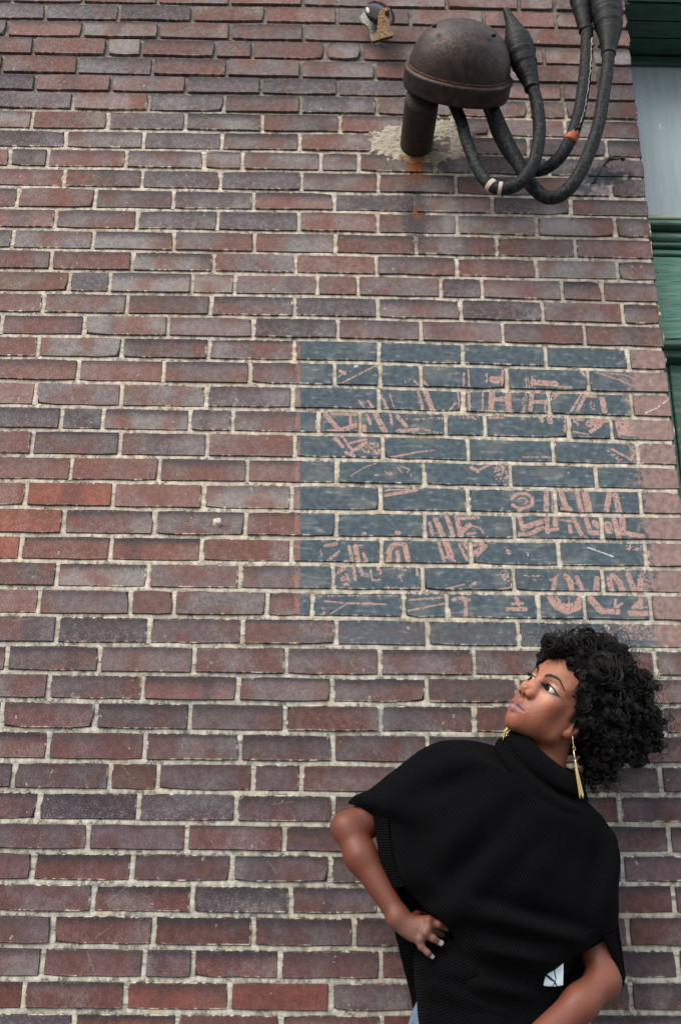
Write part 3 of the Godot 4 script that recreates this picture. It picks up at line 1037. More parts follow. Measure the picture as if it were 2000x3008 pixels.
# ---------------------------------------------------------------- the green timber bay at the right
func window_bay():
	var bay := thing("window_bay", "green painted timber window bay with pale blue panel beside the brick wall", "window", Vector3(1.3, 0, -0.2))
	var at := Vector3(-1.3, 0, 0.2)
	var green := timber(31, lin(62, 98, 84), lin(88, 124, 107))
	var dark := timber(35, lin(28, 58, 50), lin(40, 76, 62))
	var x0 := EDGE - 0.001
	var x1 := 1.9
	# head of the opening: a boarded soffit and the green fascia of the lintel in front of it
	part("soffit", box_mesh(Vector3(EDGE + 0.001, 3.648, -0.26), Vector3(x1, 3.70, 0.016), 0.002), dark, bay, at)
	part("lintel_fascia", box_mesh(Vector3(EDGE + 0.004, 3.641, 0.018), Vector3(x1, 3.86, 0.045), 0.004), green, bay, at)
	part("upper_board", box_mesh(Vector3(EDGE + 0.004, 3.863, -0.26), Vector3(x1, 4.60, 0.030), 0.004), green, bay, at)
	for i in 3:
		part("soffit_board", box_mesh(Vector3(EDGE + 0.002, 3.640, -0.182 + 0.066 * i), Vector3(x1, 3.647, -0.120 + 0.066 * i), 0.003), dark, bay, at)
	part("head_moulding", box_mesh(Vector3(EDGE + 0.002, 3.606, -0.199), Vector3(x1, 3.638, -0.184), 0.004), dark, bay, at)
	# the panel
	var pm := StandardMaterial3D.new()
	var im := Image.create(512, 512, false, Image.FORMAT_RGB8)
	var n := FastNoiseLite.new()
	n.seed = 8
	n.frequency = 0.02
	var n2 := FastNoiseLite.new()
	n2.seed = 9
	n2.frequency = 0.25
	for y in 512:
		for x in 512:
			var s := n.get_noise_2d(x * 2.2, y * 0.16)
			var f := n2.get_noise_2d(x, y * 0.7)
			var c := lin(158, 172, 176).lerp(lin(140, 156, 161), clampf(0.4 + 0.7 * s, 0, 1))
			c = c.lerp(lin(190, 204, 210), clampf(0.35 * f, 0.0, 0.3))
			if n2.get_noise_2d(x * 0.9 + 300.0, y * 0.25) > 0.86:
				c = lin(214, 220, 214)
			im.set_pixel(x, y, c)
	pm.albedo_texture = ImageTexture.create_from_image(im)
	pm.roughness = 0.38
	pm.uv1_triplanar = true
	pm.uv1_scale = Vector3.ONE * 1.6
	part("panel", box_mesh(Vector3(x0, 2.99, -0.235), Vector3(x1, 3.64, -0.2), 0.002), pm, bay, at)
	part("paint_chip", box_mesh(Vector3(1.006, 3.368, -0.1998), Vector3(1.010, 3.388, -0.1992), 0.0002), paint(lin(214, 222, 210)), bay, at)
	# the transom: a weathered ledge and stepped mouldings below it, then a broad knotty board
	var pale := timber(37, lin(120, 140, 122), lin(160, 168, 150))
	part("ledge", box_mesh(Vector3(x0, 3.006, -0.2), Vector3(x1, 3.021, -0.150), 0.003), pale, bay, at)
	part("moulding", box_mesh(Vector3(x0, 2.988, -0.2), Vector3(x1, 3.0055, -0.152), 0.004), green, bay, at)
	part("moulding", box_mesh(Vector3(x0, 2.958, -0.2), Vector3(x1, 2.9875, -0.186), 0.004), paint(lin(120, 126, 120), 0.8), bay, at)
	part("moulding", lathe_bar(2.951, -0.170, 0.014, x0, x1), green, bay, at)
	part("moulding", box_mesh(Vector3(x0, 2.925, -0.2), Vector3(x1, 2.938, -0.166), 0.003), green, bay, at)
	part("moulding", box_mesh(Vector3(x0, 2.902, -0.2), Vector3(x1, 2.9245, -0.182), 0.003), green, bay, at)
	part("moulding", box_mesh(Vector3(x0, 2.886, -0.2), Vector3(x1, 2.9015, -0.152), 0.003), green, bay, at)
	part("transom_board", box_mesh(Vector3(x0, 2.616, -0.2), Vector3(x1, 2.8855, -0.160), 0.004), knotty(), bay, at)
	part("transom_board", box_mesh(Vector3(x0, 2.592, -0.21), Vector3(x1, 2.6085, -0.150), 0.003), green, bay, at)
	part("drip_mould", box_mesh(Vector3(x0, 2.566, -0.245), Vector3(x1, 2.5915, -0.172), 0.003), dark, bay, at)
	# the shuttered light below, set further back
	part("frame", box_mesh(Vector3(x0, 1.05, -0.26), Vector3(0.953, 2.5655, -0.216), 0.002), green, bay, at)
	part("frame", box_mesh(Vector3(0.9545, 1.05, -0.26), Vector3(0.992, 2.5655, -0.210), 0.003), green, bay, at)
	part("top_rail", box_mesh(Vector3(0.9925, 2.502, -0.255), Vector3(x1, 2.5655, -0.222), 0.003), green, bay, at)
	part("top_rail", box_mesh(Vector3(0.9925, 2.470, -0.255), Vector3(x1, 2.5010, -0.219), 0.003), green, bay, at)
	for i in 14:
		var y := 2.46 - i * 0.1
		var st := start()
		for q in [[Vector3(0.9925, y, -0.232), Vector3(x1, y, -0.232), Vector3(x1, y - 0.09, -0.216), Vector3(0.9925, y - 0.09, -0.216)], [Vector3(0.9925, y - 0.09, -0.216), Vector3(x1, y - 0.09, -0.216), Vector3(x1, y - 0.096, -0.23), Vector3(0.9925, y - 0.096, -0.23)], [Vector3(0.9925, y - 0.096, -0.23), Vector3(x1, y - 0.096, -0.23), Vector3(x1, y, -0.246), Vector3(0.9925, y, -0.246)], [Vector3(0.9925, y, -0.246), Vector3(x1, y, -0.246), Vector3(x1, y, -0.232), Vector3(0.9925, y, -0.232)]]:
			quad(st, q[0], q[1], q[2], q[3])
		part("louvre", finish(st), green, bay, at)
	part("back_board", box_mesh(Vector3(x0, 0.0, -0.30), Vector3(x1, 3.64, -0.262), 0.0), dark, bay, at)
	part("sill", box_mesh(Vector3(x0 + 0.002, 0.98, -0.26), Vector3(x1, 1.049, -0.03), 0.006), pale, bay, at)
	part("stall_riser", box_mesh(Vector3(x0 + 0.002, 0.0, -0.26), Vector3(x1, 0.978, -0.12), 0.004), green, bay, at)

func lathe_bar(y: float, z: float, r: float, x0: float, x1: float) -> ArrayMesh:
	return tube([Vector3(x0, y, z), Vector3(x1, y, z)], r, 14)

func timber(seed_: int, c0: Color, c1: Color) -> StandardMaterial3D:
	var m := worn(seed_, c0, c1, 0.6, 3.0, 0.25)
	m.uv1_scale = Vector3(1.5, 9.0, 9.0)
	return m

func knotty() -> StandardMaterial3D:
	# painted softwood: grain along the board that parts round its knots
	var n := FastNoiseLite.new()
	n.seed = 14
	n.frequency = 0.012
	var im := Image.create(512, 512, false, Image.FORMAT_RGB8)
	var hm := Image.create(512, 512, false, Image.FORMAT_L8)
	var knots := [Vector2(120, 200), Vector2(190, 330), Vector2(330, 110), Vector2(420, 420), Vector2(60, 440)]
	for y in 512:
		for x in 512:
			var w := 0.0
			var ring := 0.0
			for k in knots:
				var d := Vector2((x - k.x) * 0.55, y - k.y).length()
				w += 26.0 * exp(-d * d / 1400.0) * signf(y - k.y)
				ring += exp(-d * d / 300.0) * (0.5 + 0.5 * sin(d * 0.9))
			var g := n.get_noise_2d(x * 0.25, (y - w) * 3.0)
			var h := n.get_noise_2d(x * 0.6, (y - w) * 9.0)
			var c := lin(92, 138, 118).lerp(lin(74, 116, 99), clampf(0.5 + g, 0, 1))
			c = c.lerp(lin(44, 82, 72), clampf(0.8 * ring + maxf(0.0, h - 0.25) * 1.5, 0.0, 0.7))
			im.set_pixel(x, y, c)
			hm.set_pixel(x, y, Color.WHITE * clampf(0.6 + 0.5 * g - 0.4 * ring - maxf(0.0, h - 0.2), 0, 1))
	var m := StandardMaterial3D.new()
	m.albedo_texture = ImageTexture.create_from_image(im)
	m.roughness = 0.55
	m.uv1_triplanar = true
	m.uv1_scale = Vector3(2.6, 2.6, 2.6)
	m.heightmap_enabled = true
	m.heightmap_scale = 0.25
	m.heightmap_texture = ImageTexture.create_from_image(hm)
	return m

# ---------------------------------------------------------------- the service mast
func service_mast():
	var mast := thing("service_mast", "rusty brown iron pipe with domed weatherhead sticking out of the wall", "pipe", Vector3(0.242, 3.125, 0))
	var at := -mast.position
	var rust := worn(51, lin(26, 20, 19), lin(62, 46, 38), 0.55, 9.0, 0.35, 0.2)
	rust.uv1_scale = Vector3(7, 7, 7)
	var pipe_m := worn(53, lin(30, 21, 18), lin(50, 35, 28), 0.75, 9.0, 0.6)
	# pipe with a threaded end
	var pts := []
	var rad := []
	for i in 60:
		var z := -0.05 + 0.23 * i / 59.0
		pts.append(Vector3(0.242, 3.125, z))
		rad.append(0.0445 + (0.0006 if i % 2 == 0 else 0.0))
	part("pipe", tube(pts, rad, 40), pipe_m, mast, at)
	# the cap, turned about an axis that leans out and up
	var axis := Vector3(0.10, 0.50, 0.86).normalized()
	var side := Vector3(1, -0.20, 0).normalized()
	side = (side - axis * side.dot(axis)).normalized()
	var b := Basis(side, axis, side.cross(axis))
	var c := Vector3(0.336, 3.186, 0.200)
	var prof := []
	for i in 15:
		var a := PI * 0.5 * i / 14.0
		prof.append(Vector2(0.134 * pow(cos(a), 0.85), 0.006 + 0.128 * sin(a)))
	part("dome", lathe(prof, 56, b, c, Vector2(1.0, 0.92)), rust, mast, at)
	part("rim", lathe([Vector2(0.120, -0.040), Vector2(0.130, -0.046), Vector2(0.138, -0.044), Vector2(0.1415, -0.036), Vector2(0.1415, -0.004), Vector2(0.1445, 0.001), Vector2(0.1440, 0.006), Vector2(0.139, 0.010), Vector2(0.130, 0.0085)], 56, b, c, Vector2(1.0, 0.92)), rust, mast, at)
	part("rust_line", lathe([Vector2(0.1315, 0.0075), Vector2(0.1350, 0.0112), Vector2(0.1335, 0.0150), Vector2(0.1300, 0.0155)], 56, b, c, Vector2(1.0, 0.92)), worn(57, lin(58, 32, 20), lin(112, 62, 36), 0.85, 12.0), mast, at)
	part("back_plate", lathe([Vector2(0.0, -0.030), Vector2(0.119, -0.032), Vector2(0.121, -0.026), Vector2(0.0, -0.022)], 40, b, c, Vector2(1.0, 0.92)), paint(lin(24, 22, 22), 0.9), mast, at)
	for s in [[-0.08, 0.06], [0.07, 0.05]]:
		part("screw", tube([c + b * Vector3(s[0], 0.118, s[1]), c + b * Vector3(s[0], 0.127, s[1])], 0.006, 8), rust, mast, at)

func wire_tube(p4: Array, n: int, mesh_sides := 16, bumpy := 0.0) -> ArrayMesh:
	var s := spline(p4, n)
	var pts := []
	var rad := []
	for q in s:
		pts.append(Vector3(q.x, q.y, q.z))
		rad.append(q.w)
	return tube(pts, rad, mesh_sides, bumpy)

func wrapped(p4: Array, n: int) -> ArrayMesh:
	# a taped splice: overlapping turns of tape, each a low step, with a slack crease here and there
	var s := spline(p4, n)
	var pts := []
	var rad := []
	for i in s.size():
		var q: Vector4 = s[i]
		pts.append(Vector3(q.x, q.y, q.z))
		rad.append(q.w * (1.0 + 0.06 * (fmod(i * 0.37 + 0.2 * sin(i * 0.9), 1.0) - 0.5) + 0.03 * sin(i * 0.61 + 2.0 * sin(i * 0.23))))
	var st := start(true)
	add_tube(st, pts, rad, 22, true, 0.035)
	return finish(st)

func cables():
	var rubber := worn(61, lin(7, 9, 10), lin(46, 52, 54), 0.62, 14.0, 0.5)
	var tape := worn(64, lin(6, 9, 11), lin(22, 31, 34), 0.5, 22.0, 1.2)
	rubber.metallic_specular = 0.3
	tape.metallic_specular = 0.35
	var white := paint(lin(176, 160, 148), 0.6)
	var orange := paint(lin(150, 66, 38), 0.6)
	var g := "black service cables drooping from the weatherhead"
	var a := thing("service_cable", "thick black cable with two white bands, ending in a taped point beside the dome", "cable", Vector3(0.322, 3.152, 0.15), g)
	var at := -a.position
	part("cable", wire_tube([Vector4(0.322, 3.152, 0.150, 0.0153), Vector4(0.342, 3.072, 0.165, 0.0156), Vector4(0.355, 2.983, 0.180, 0.0157), Vector4(0.375, 2.901, 0.190, 0.0155), Vector4(0.399, 2.845, 0.200, 0.0158), Vector4(0.431, 2.823, 0.205, 0.0161), Vector4(0.472, 2.835, 0.210, 0.0161), Vector4(0.509, 2.884, 0.215, 0.0162), Vector4(0.528, 2.954, 0.220, 0.0163), Vector4(0.534, 3.018, 0.220, 0.0165), Vector4(0.531, 3.083, 0.220, 0.0162), Vector4(0.523, 3.138, 0.220, 0.0158)], 9), rubber, a, at)
	part("taped_splice", wrapped([Vector4(0.522, 3.124, 0.220, 0.0193), Vector4(0.518, 3.154, 0.220, 0.0221), Vector4(0.510, 3.186, 0.222, 0.0292), Vector4(0.500, 3.228, 0.225, 0.0365), Vector4(0.493, 3.264, 0.228, 0.0375), Vector4(0.486, 3.297, 0.230, 0.0278), Vector4(0.479, 3.331, 0.230, 0.0171), Vector4(0.471, 3.355, 0.232, 0.0126), Vector4(0.464, 3.377, 0.233, 0.0086)], 10), tape, a, at)
	part("white_band", wire_tube([Vector4(0.403, 2.840, 0.201, 0.0170), Vector4(0.411, 2.831, 0.202, 0.0170)], 4), white, a, at)
	part("white_band", wire_tube([Vector4(0.424, 2.825, 0.204, 0.0174), Vector4(0.433, 2.823, 0.205, 0.0174)], 4), white, a, at)
	a = thing("service_cable", "black cable with an orange band and a split sheath, middle one of the three", "cable", Vector3(0.407, 3.186, 0.14), g)
	at = -a.position
	var mid := [Vector4(0.407, 3.186, 0.140, 0.0155), Vector4(0.426, 3.114, 0.145, 0.0162), Vector4(0.441, 3.043, 0.150, 0.0165), Vector4(0.468, 2.978, 0.150, 0.0163), Vector4(0.501, 2.936, 0.150, 0.0163), Vector4(0.543, 2.922, 0.155, 0.0158), Vector4(0.587, 2.947, 0.165, 0.0162), Vector4(0.620, 2.999, 0.175, 0.0167), Vector4(0.648, 3.077, 0.180, 0.0168), Vector4(0.669, 3.178, 0.180, 0.0171), Vector4(0.684, 3.282, 0.180, 0.0164), Vector4(0.693, 3.376, 0.180, 0.0166)]
	part("cable", wire_tube(mid, 9), rubber, a, at)
	part("taped_splice", wrapped([Vector4(0.688, 3.361, 0.180, 0.0175), Vector4(0.687, 3.388, 0.180, 0.0194), Vector4(0.684, 3.423, 0.180, 0.0222), Vector4(0.680, 3.462, 0.180, 0.0251), Vector4(0.677, 3.521, 0.180, 0.0290), Vector4(0.677, 3.583, 0.180, 0.0236), Vector4(0.681, 3.658, 0.180, 0.0095)], 10), tape, a, at)
	part("orange_band", wire_tube([Vector4(0.619, 2.997, 0.175, 0.0180), Vector4(0.632, 3.022, 0.176, 0.0181)], 4), orange, a, at)
	part("lead_wire", wire_tube([Vector4(0.680, 3.62, 0.18, 0.007), Vector4(0.684, 3.72, 0.185, 0.0065), Vector4(0.75, 4.05, 0.40, 0.006), Vector4(0.95, 4.62, 1.1, 0.006), Vector4(2.4, 5.9, 6.0, 0.006), Vector4(6.0, 7.2, 16.0, 0.006)], 10, 8), rubber, a, at)
	# the sheath has split along its outer side: a pale torn lip beside a black slit
	var lip := []
	var slit := []
	for q in spline(mid.slice(7), 14):
		var o: Vector3 = Vector3(0.55, -0.12, 0.82).normalized() * (q.w + 0.0002)
		lip.append(Vector3(q.x, q.y, q.z) + o + Vector3(rng.randf_range(-0.0022, 0.0022), 0, 0.0))
		slit.append(Vector3(q.x - 0.0055, q.y, q.z + 0.0015) + o * 0.97)
	part("torn_sheath", tube(lip.slice(4, lip.size() - 8), 0.0019, 6, 0.9), paint(lin(150, 156, 152), 0.9), a, at)
	part("sheath_slit", tube(slit.slice(5, slit.size() - 10), 0.0042, 6, 0.5), paint(lin(8, 9, 10), 0.9), a, at)
	part("torn_sheath", tube([lip[6], lip[6] + Vector3(0.006, 0.004, 0.004), lip[6] + Vector3(0.012, 0.010, 0.0)], [0.006, 0.0045, 0.001], 7, 0.6), rubber, a, at)
	a = thing("service_cable", "longest black cable, looping lowest and rising to a fat taped joint by the wall corner", "cable", Vector3(0.413, 3.164, 0.17), g)
	at = -a.position
	part("cable", wire_tube([Vector4(0.413, 3.164, 0.170, 0.0153), Vector4(0.431, 3.090, 0.172, 0.0169), Vector4(0.460, 2.990, 0.175, 0.0175), Vector4(0.489, 2.916, 0.175, 0.0178), Vector4(0.515, 2.858, 0.175, 0.0177), Vector4(0.546, 2.823, 0.178, 0.0176), Vector4(0.580, 2.825, 0.180, 0.0176), Vector4(0.620, 2.863, 0.185, 0.0176), Vector4(0.659, 2.939, 0.190, 0.0174), Vector4(0.692, 3.032, 0.195, 0.0167), Vector4(0.714, 3.132, 0.195, 0.0164), Vector4(0.732, 3.222, 0.195, 0.0166), Vector4(0.740, 3.292, 0.195, 0.0172)], 9), rubber, a, at)
	part("lead_wire", wire_tube([Vector4(0.759, 3.58, 0.195, 0.007), Vector4(0.766, 3.70, 0.20, 0.0065), Vector4(0.83, 4.05, 0.42, 0.006), Vector4(1.03, 4.66, 1.15, 0.006), Vector4(2.5, 6.0, 6.0, 0.006), Vector4(6.2, 7.3, 16.0, 0.006)], 10, 8), rubber, a, at)
	part("taped_splice", wrapped([Vector4(0.738, 3.266, 0.195, 0.0190), Vector4(0.742, 3.303, 0.195, 0.0227), Vector4(0.747, 3.350, 0.195, 0.0329), Vector4(0.746, 3.398, 0.195, 0.0404), Vector4(0.745, 3.433, 0.195, 0.0425), Vector4(0.748, 3.482, 0.195, 0.0371), Vector4(0.755, 3.543, 0.195, 0.0234), Vector4(0.762, 3.606, 0.195, 0.0113)], 10), tape, a, at)

func insulator():
	var o := thing("wall_insulator", "dark glazed spool insulator in a rusty steel bracket above the pipe dome", "insulator", Vector3(0.13, 3.45, 0.0))
	var at := -o.position
	var steel := worn(71, lin(70, 48, 28), lin(118, 96, 66), 0.4, 20.0, 0.4, 0.55)
	var pale := worn(73, lin(104, 106, 102), lin(156, 158, 150), 0.35, 20.0, 0.3, 0.5)
	part("bracket_front", plate(PackedVector2Array([Vector2(0.1371, 3.5146), Vector2(0.1450, 3.5263), Vector2(0.1589, 3.5312), Vector2(0.1677, 3.5257), Vector2(0.1700, 3.5117), Vector2(0.1684, 3.4964), Vector2(0.1662, 3.4785), Vector2(0.1669, 3.4496), Vector2(0.1717, 3.4409), Vector2(0.1770, 3.4348), Vector2(0.1735, 3.4272), Vector2(0.1443, 3.4176), Vector2(0.1209, 3.4071), Vector2(0.1178, 3.4095), Vector2(0.1195, 3.4257), Vector2(0.1279, 3.4385), Vector2(0.1313, 3.4486), Vector2(0.1330, 3.4802), Vector2(0.1341, 3.4992)]), 0.010, 0.0022), steel, o, at + Vector3(0, 0, 0.085))
	part("bracket_back", plate(PackedVector2Array([Vector2(0.1005, 3.5655), Vector2(0.0915, 3.5483), Vector2(0.0855, 3.5391), Vector2(0.0845, 3.5275), Vector2(0.0895, 3.5147), Vector2(0.1004, 3.5073), Vector2(0.1084, 3.4960), Vector2(0.1128, 3.4820), Vector2(0.1134, 3.4617), Vector2(0.1191, 3.4472), Vector2(0.1270, 3.4468), Vector2(0.1430, 3.4828), Vector2(0.1434, 3.5342), Vector2(0.1235, 3.5661)]), 0.009, 0.0022), pale, o, at + Vector3(0, 0, 0.045))
	part("bracket_stem", tube([Vector3(0.128, 3.553, -0.01), Vector3(0.140, 3.500, 0.05), Vector3(0.148, 3.470, 0.080)], [0.014, 0.012, 0.012], 8), steel, o, at)
	var ax := Vector3(0.35, 0.10, 1.0).normalized()
	var sx := ax.cross(Vector3.UP).normalized()
	var glaze := paint(lin(22, 20, 24), 0.12)
	part("spool", lathe([Vector2(0.0, -0.055), Vector2(0.020, -0.054), Vector2(0.026, -0.046), Vector2(0.027, -0.040), Vector2(0.017, -0.033), Vector2(0.017, -0.022), Vector2(0.040, -0.014), Vector2(0.046, -0.006), Vector2(0.045, 0.001), Vector2(0.030, 0.004), Vector2(0.020, 0.008), Vector2(0.0, 0.009)], 36, Basis(sx, ax, sx.cross(ax)), Vector3(0.142, 3.527, 0.068)), glaze, o, at)
	part("bolt", tube([Vector3(0.158, 3.508, 0.07), Vector3(0.159, 3.509, 0.098)], [0.0085, 0.0075], 6), steel, o, at)

func wire_clip():
	var o := thing("wire_clip", "bent rusty wire clip left in a mortar joint at the wall corner", "wire", Vector3(0.763, 3.062, 0))
	var at := -o.position
	var w := worn(81, lin(26, 26, 28), lin(58, 52, 46), 0.7, 30.0, 0.5)
	part("wire", tube(spline([Vector3(0.760, 3.064, -0.01), Vector3(0.762, 3.068, 0.02), Vector3(0.752, 3.050, 0.03), Vector3(0.738, 3.026, 0.028), Vector3(0.727, 3.008, 0.012), Vector3(0.724, 3.004, -0.012)], 6), 0.0032, 8, 0.3), w, o, at)
	part("wire", tube(spline([Vector3(0.756, 3.060, 0.02), Vector3(0.770, 3.068, 0.026), Vector3(0.785, 3.064, 0.03), Vector3(0.800, 3.069, 0.028), Vector3(0.812, 3.072, 0.02)], 6), [0.005, 0.005, 0.006, 0.007, 0.006, 0.006, 0.007, 0.008, 0.006, 0.004, 0.004, 0.004, 0.003, 0.003, 0.003, 0.003, 0.003, 0.004, 0.005, 0.006, 0.006, 0.006, 0.006, 0.004, 0.003], 8, 0.5), w, o, at)
	part("wire_end", tube([Vector3(0.808, 3.072, 0.022), Vector3(0.815, 3.076, 0.020)], [0.006, 0.003], 7), paint(lin(150, 136, 104), 0.8), o, at)
	part("hole_rim", tube(spline([Vector3(0.716, 3.004, -0.003), Vector3(0.728, 3.007, -0.001), Vector3(0.742, 3.006, -0.003)], 5), 0.0045, 7, 0.4), paint(lin(22, 20, 20), 0.95), o, at)

# ---------------------------------------------------------------- the woman
# Bodies are fields of tapered capsules and ellipsoids joined by a smooth minimum and meshed as surface nets.
class Field:
	var kind := PackedInt32Array()        # 0 capsule, 1 ellipsoid
	var a := PackedVector3Array()
	var b := PackedVector3Array()         # capsule end / ellipsoid radii
	var ra := PackedFloat32Array()
	var rb := PackedFloat32Array()
	var k := PackedFloat32Array()
	var cut := PackedInt32Array()         # 1 = taken away
	var rot: Array[Basis] = []
	var mid := PackedVector3Array()
	var reach := PackedFloat32Array()
	func cap(p: Vector3, q: Vector3, r0: float, r1: float, k_: float, cut_ := 0):
		kind.append(0); a.append(p); b.append(q); ra.append(r0); rb.append(r1); k.append(k_); cut.append(cut_); rot.append(Basis())
		mid.append((p + q) * 0.5); reach.append(p.distance_to(q) * 0.5 + maxf(r0, r1))
	func ell(p: Vector3, r: Vector3, k_: float, cut_ := 0, turn := Basis()):
		kind.append(1); a.append(p); b.append(r); ra.append(0); rb.append(0); k.append(k_); cut.append(cut_); rot.append(turn.transposed())
		mid.append(p); reach.append(maxf(r.x, maxf(r.y, r.z)))
	func near(c: Vector3, r: float) -> PackedInt32Array:
		var out := PackedInt32Array()
		for i in a.size():
			if mid[i].distance_to(c) - reach[i] < r + k[i]:
				out.append(i)
		return out
	func dist(p: Vector3, list: PackedInt32Array) -> float:
		var d := 1.0
		for i in list:
			var e: float
			if kind[i] == 0:
				var ab := b[i] - a[i]
				var t := clampf((p - a[i]).dot(ab) / ab.length_squared(), 0.0, 1.0)
				e = p.distance_to(a[i] + ab * t) - lerpf(ra[i], rb[i], t)
			else:
				var q := rot[i] * (p - a[i])
				var r := b[i]
				var s := q / r
				var k0 := s.length()
				var k1 := (s / r).length()
				e = k0 * (k0 - 1.0) / maxf(k1, 0.0001)
			var kk := k[i]
			if cut[i] == 1:
				e = -e
				if d > e + kk:
					continue
				var h := maxf(kk - absf(d - e), 0.0) / kk
				d = maxf(d, e) + h * h * kk * 0.25
			else:
				if e > d + kk:
					continue
				var h := maxf(kk - absf(d - e), 0.0) / kk
				d = minf(d, e) - h * h * kk * 0.25
		return d

func net(f: Field, lo: Vector3, hi: Vector3, cell: float) -> Array:
	# surface nets; returns [vertices, normals, indices]
	const B := 6
	var nb := Vector3i(ceili((hi.x - lo.x) / cell / B), ceili((hi.y - lo.y) / cell / B), ceili((hi.z - lo.z) / cell / B))
	var n := nb * B + Vector3i.ONE
	var sx := 1
	var sy := n.x
	var sz := n.x * n.y
	var val := PackedFloat32Array()
	val.resize(n.x * n.y * n.z)
	val.fill(9.0)
	var half := B * cell * 0.5
	var diag := half * 1.75
	var active := []
	for bz in nb.z:
		for by in nb.y:
			for bx in nb.x:
				var c := lo + (Vector3(bx, by, bz) * B) * cell + Vector3.ONE * half
				var list := f.near(c, diag * 1.3)
				if list.is_empty():
					continue
				if absf(f.dist(c, list)) > diag * 1.25:
					if f.dist(c, list) < 0.0:
						for z in range(bz * B, bz * B + B + 1):
							for y in range(by * B, by * B + B + 1):
								for x in range(bx * B, bx * B + B + 1):
									var i := x + y * sy + z * sz
									if val[i] > 8.0:
										val[i] = -8.0
					continue
				active.append(Vector3i(bx, by, bz))
				for z in range(bz * B, bz * B + B + 1):
					for y in range(by * B, by * B + B + 1):
						for x in range(bx * B, bx * B + B + 1):
							var i := x + y * sy + z * sz
							if absf(val[i]) > 7.0:
								val[i] = f.dist(lo + Vector3(x, y, z) * cell, list)
	var idx := {}
	var vs := PackedVector3Array()
	var off := [0, sx, sy, sx + sy, sz, sx + sz, sy + sz, sx + sy + sz]
	var corner := [Vector3(0, 0, 0), Vector3(1, 0, 0), Vector3(0, 1, 0), Vector3(1, 1, 0), Vector3(0, 0, 1), Vector3(1, 0, 1), Vector3(0, 1, 1), Vector3(1, 1, 1)]
	var edges := [[0, 1], [2, 3], [4, 5], [6, 7], [0, 2], [1, 3], [4, 6], [5, 7], [0, 4], [1, 5], [2, 6], [3, 7]]
	for bl in active:
		for z in range(bl.z * B, bl.z * B + B):
			for y in range(bl.y * B, bl.y * B + B):
				for x in range(bl.x * B, bl.x * B + B):
					var i: int = x + y * sy + z * sz
					var neg := 0
					for o in 8:
						if val[i + off[o]] < 0.0:
							neg += 1
					if neg == 0 or neg == 8:
						continue
					var s := Vector3.ZERO
					var m := 0
					for e in edges:
						var v0: float = val[i + off[e[0]]]
						var v1: float = val[i + off[e[1]]]
						if (v0 < 0.0) != (v1 < 0.0):
							s += corner[e[0]].lerp(corner[e[1]], v0 / (v0 - v1))
							m += 1
					idx[i] = vs.size()
					vs.append(lo + (Vector3(x, y, z) + s / m) * cell)
	var tris := PackedInt32Array()
	for i in idx:
		for d in 3:
			var st: int = [sx, sy, sz][d]
			var u: int = [sy, sz, sx][d]
			var w: int = [sz, sx, sy][d]
			var in0 := val[i] < 0.0
			if in0 == (val[i + st] < 0.0):
				continue
			if not (idx.has(i - u) and idx.has(i - w) and idx.has(i - u - w)):
				continue
			var q := [idx[i - u - w], idx[i - w], idx[i], idx[i - u]]
			if in0:
				tris.append_array(PackedInt32Array([q[0], q[2], q[1], q[0], q[3], q[2]]))
			else:
				tris.append_array(PackedInt32Array([q[0], q[1], q[2], q[0], q[2], q[3]]))
	var ns := PackedVector3Array()
	ns.resize(vs.size())
	for t in range(0, tris.size(), 3):
		var a := vs[tris[t]]
		var fn := (vs[tris[t + 2]] - a).cross(vs[tris[t + 1]] - a)
		for q in 3:
			ns[tris[t + q]] += fn
	for i in ns.size():
		ns[i] = ns[i].normalized()
	return [vs, ns, tris]

func pour(into: Array, piece: Array, cols: PackedColorArray, xf := Transform3D()):
	# adds a piece to [vertices, normals, colours, indices]
	var base: int = into[0].size()
	var nb := xf.basis.orthonormalized()
	for i in piece[0].size():
		into[0].append(xf * piece[0][i])
		into[1].append(nb * piece[1][i])
	into[2].append_array(cols)
	for t in piece[2]:
		into[3].append(base + t)

func solid(into: Array) -> ArrayMesh:
	var arr := []
	arr.resize(Mesh.ARRAY_MAX)
	arr[Mesh.ARRAY_VERTEX] = into[0]
	arr[Mesh.ARRAY_NORMAL] = into[1]
	arr[Mesh.ARRAY_COLOR] = into[2]
	arr[Mesh.ARRAY_INDEX] = into[3]
	var m := ArrayMesh.new()
	m.add_surface_from_arrays(Mesh.PRIMITIVE_TRIANGLES, arr)
	return m

func lv(r: float, g: float, b: float) -> Color:
	return lin(r, g, b).srgb_to_linear()

const HEAD_AT := Vector3(0.4835, 1.526, 0.200)
const HEAD_SIZE := 0.95
const SKIN := Vector3(132, 82, 62)

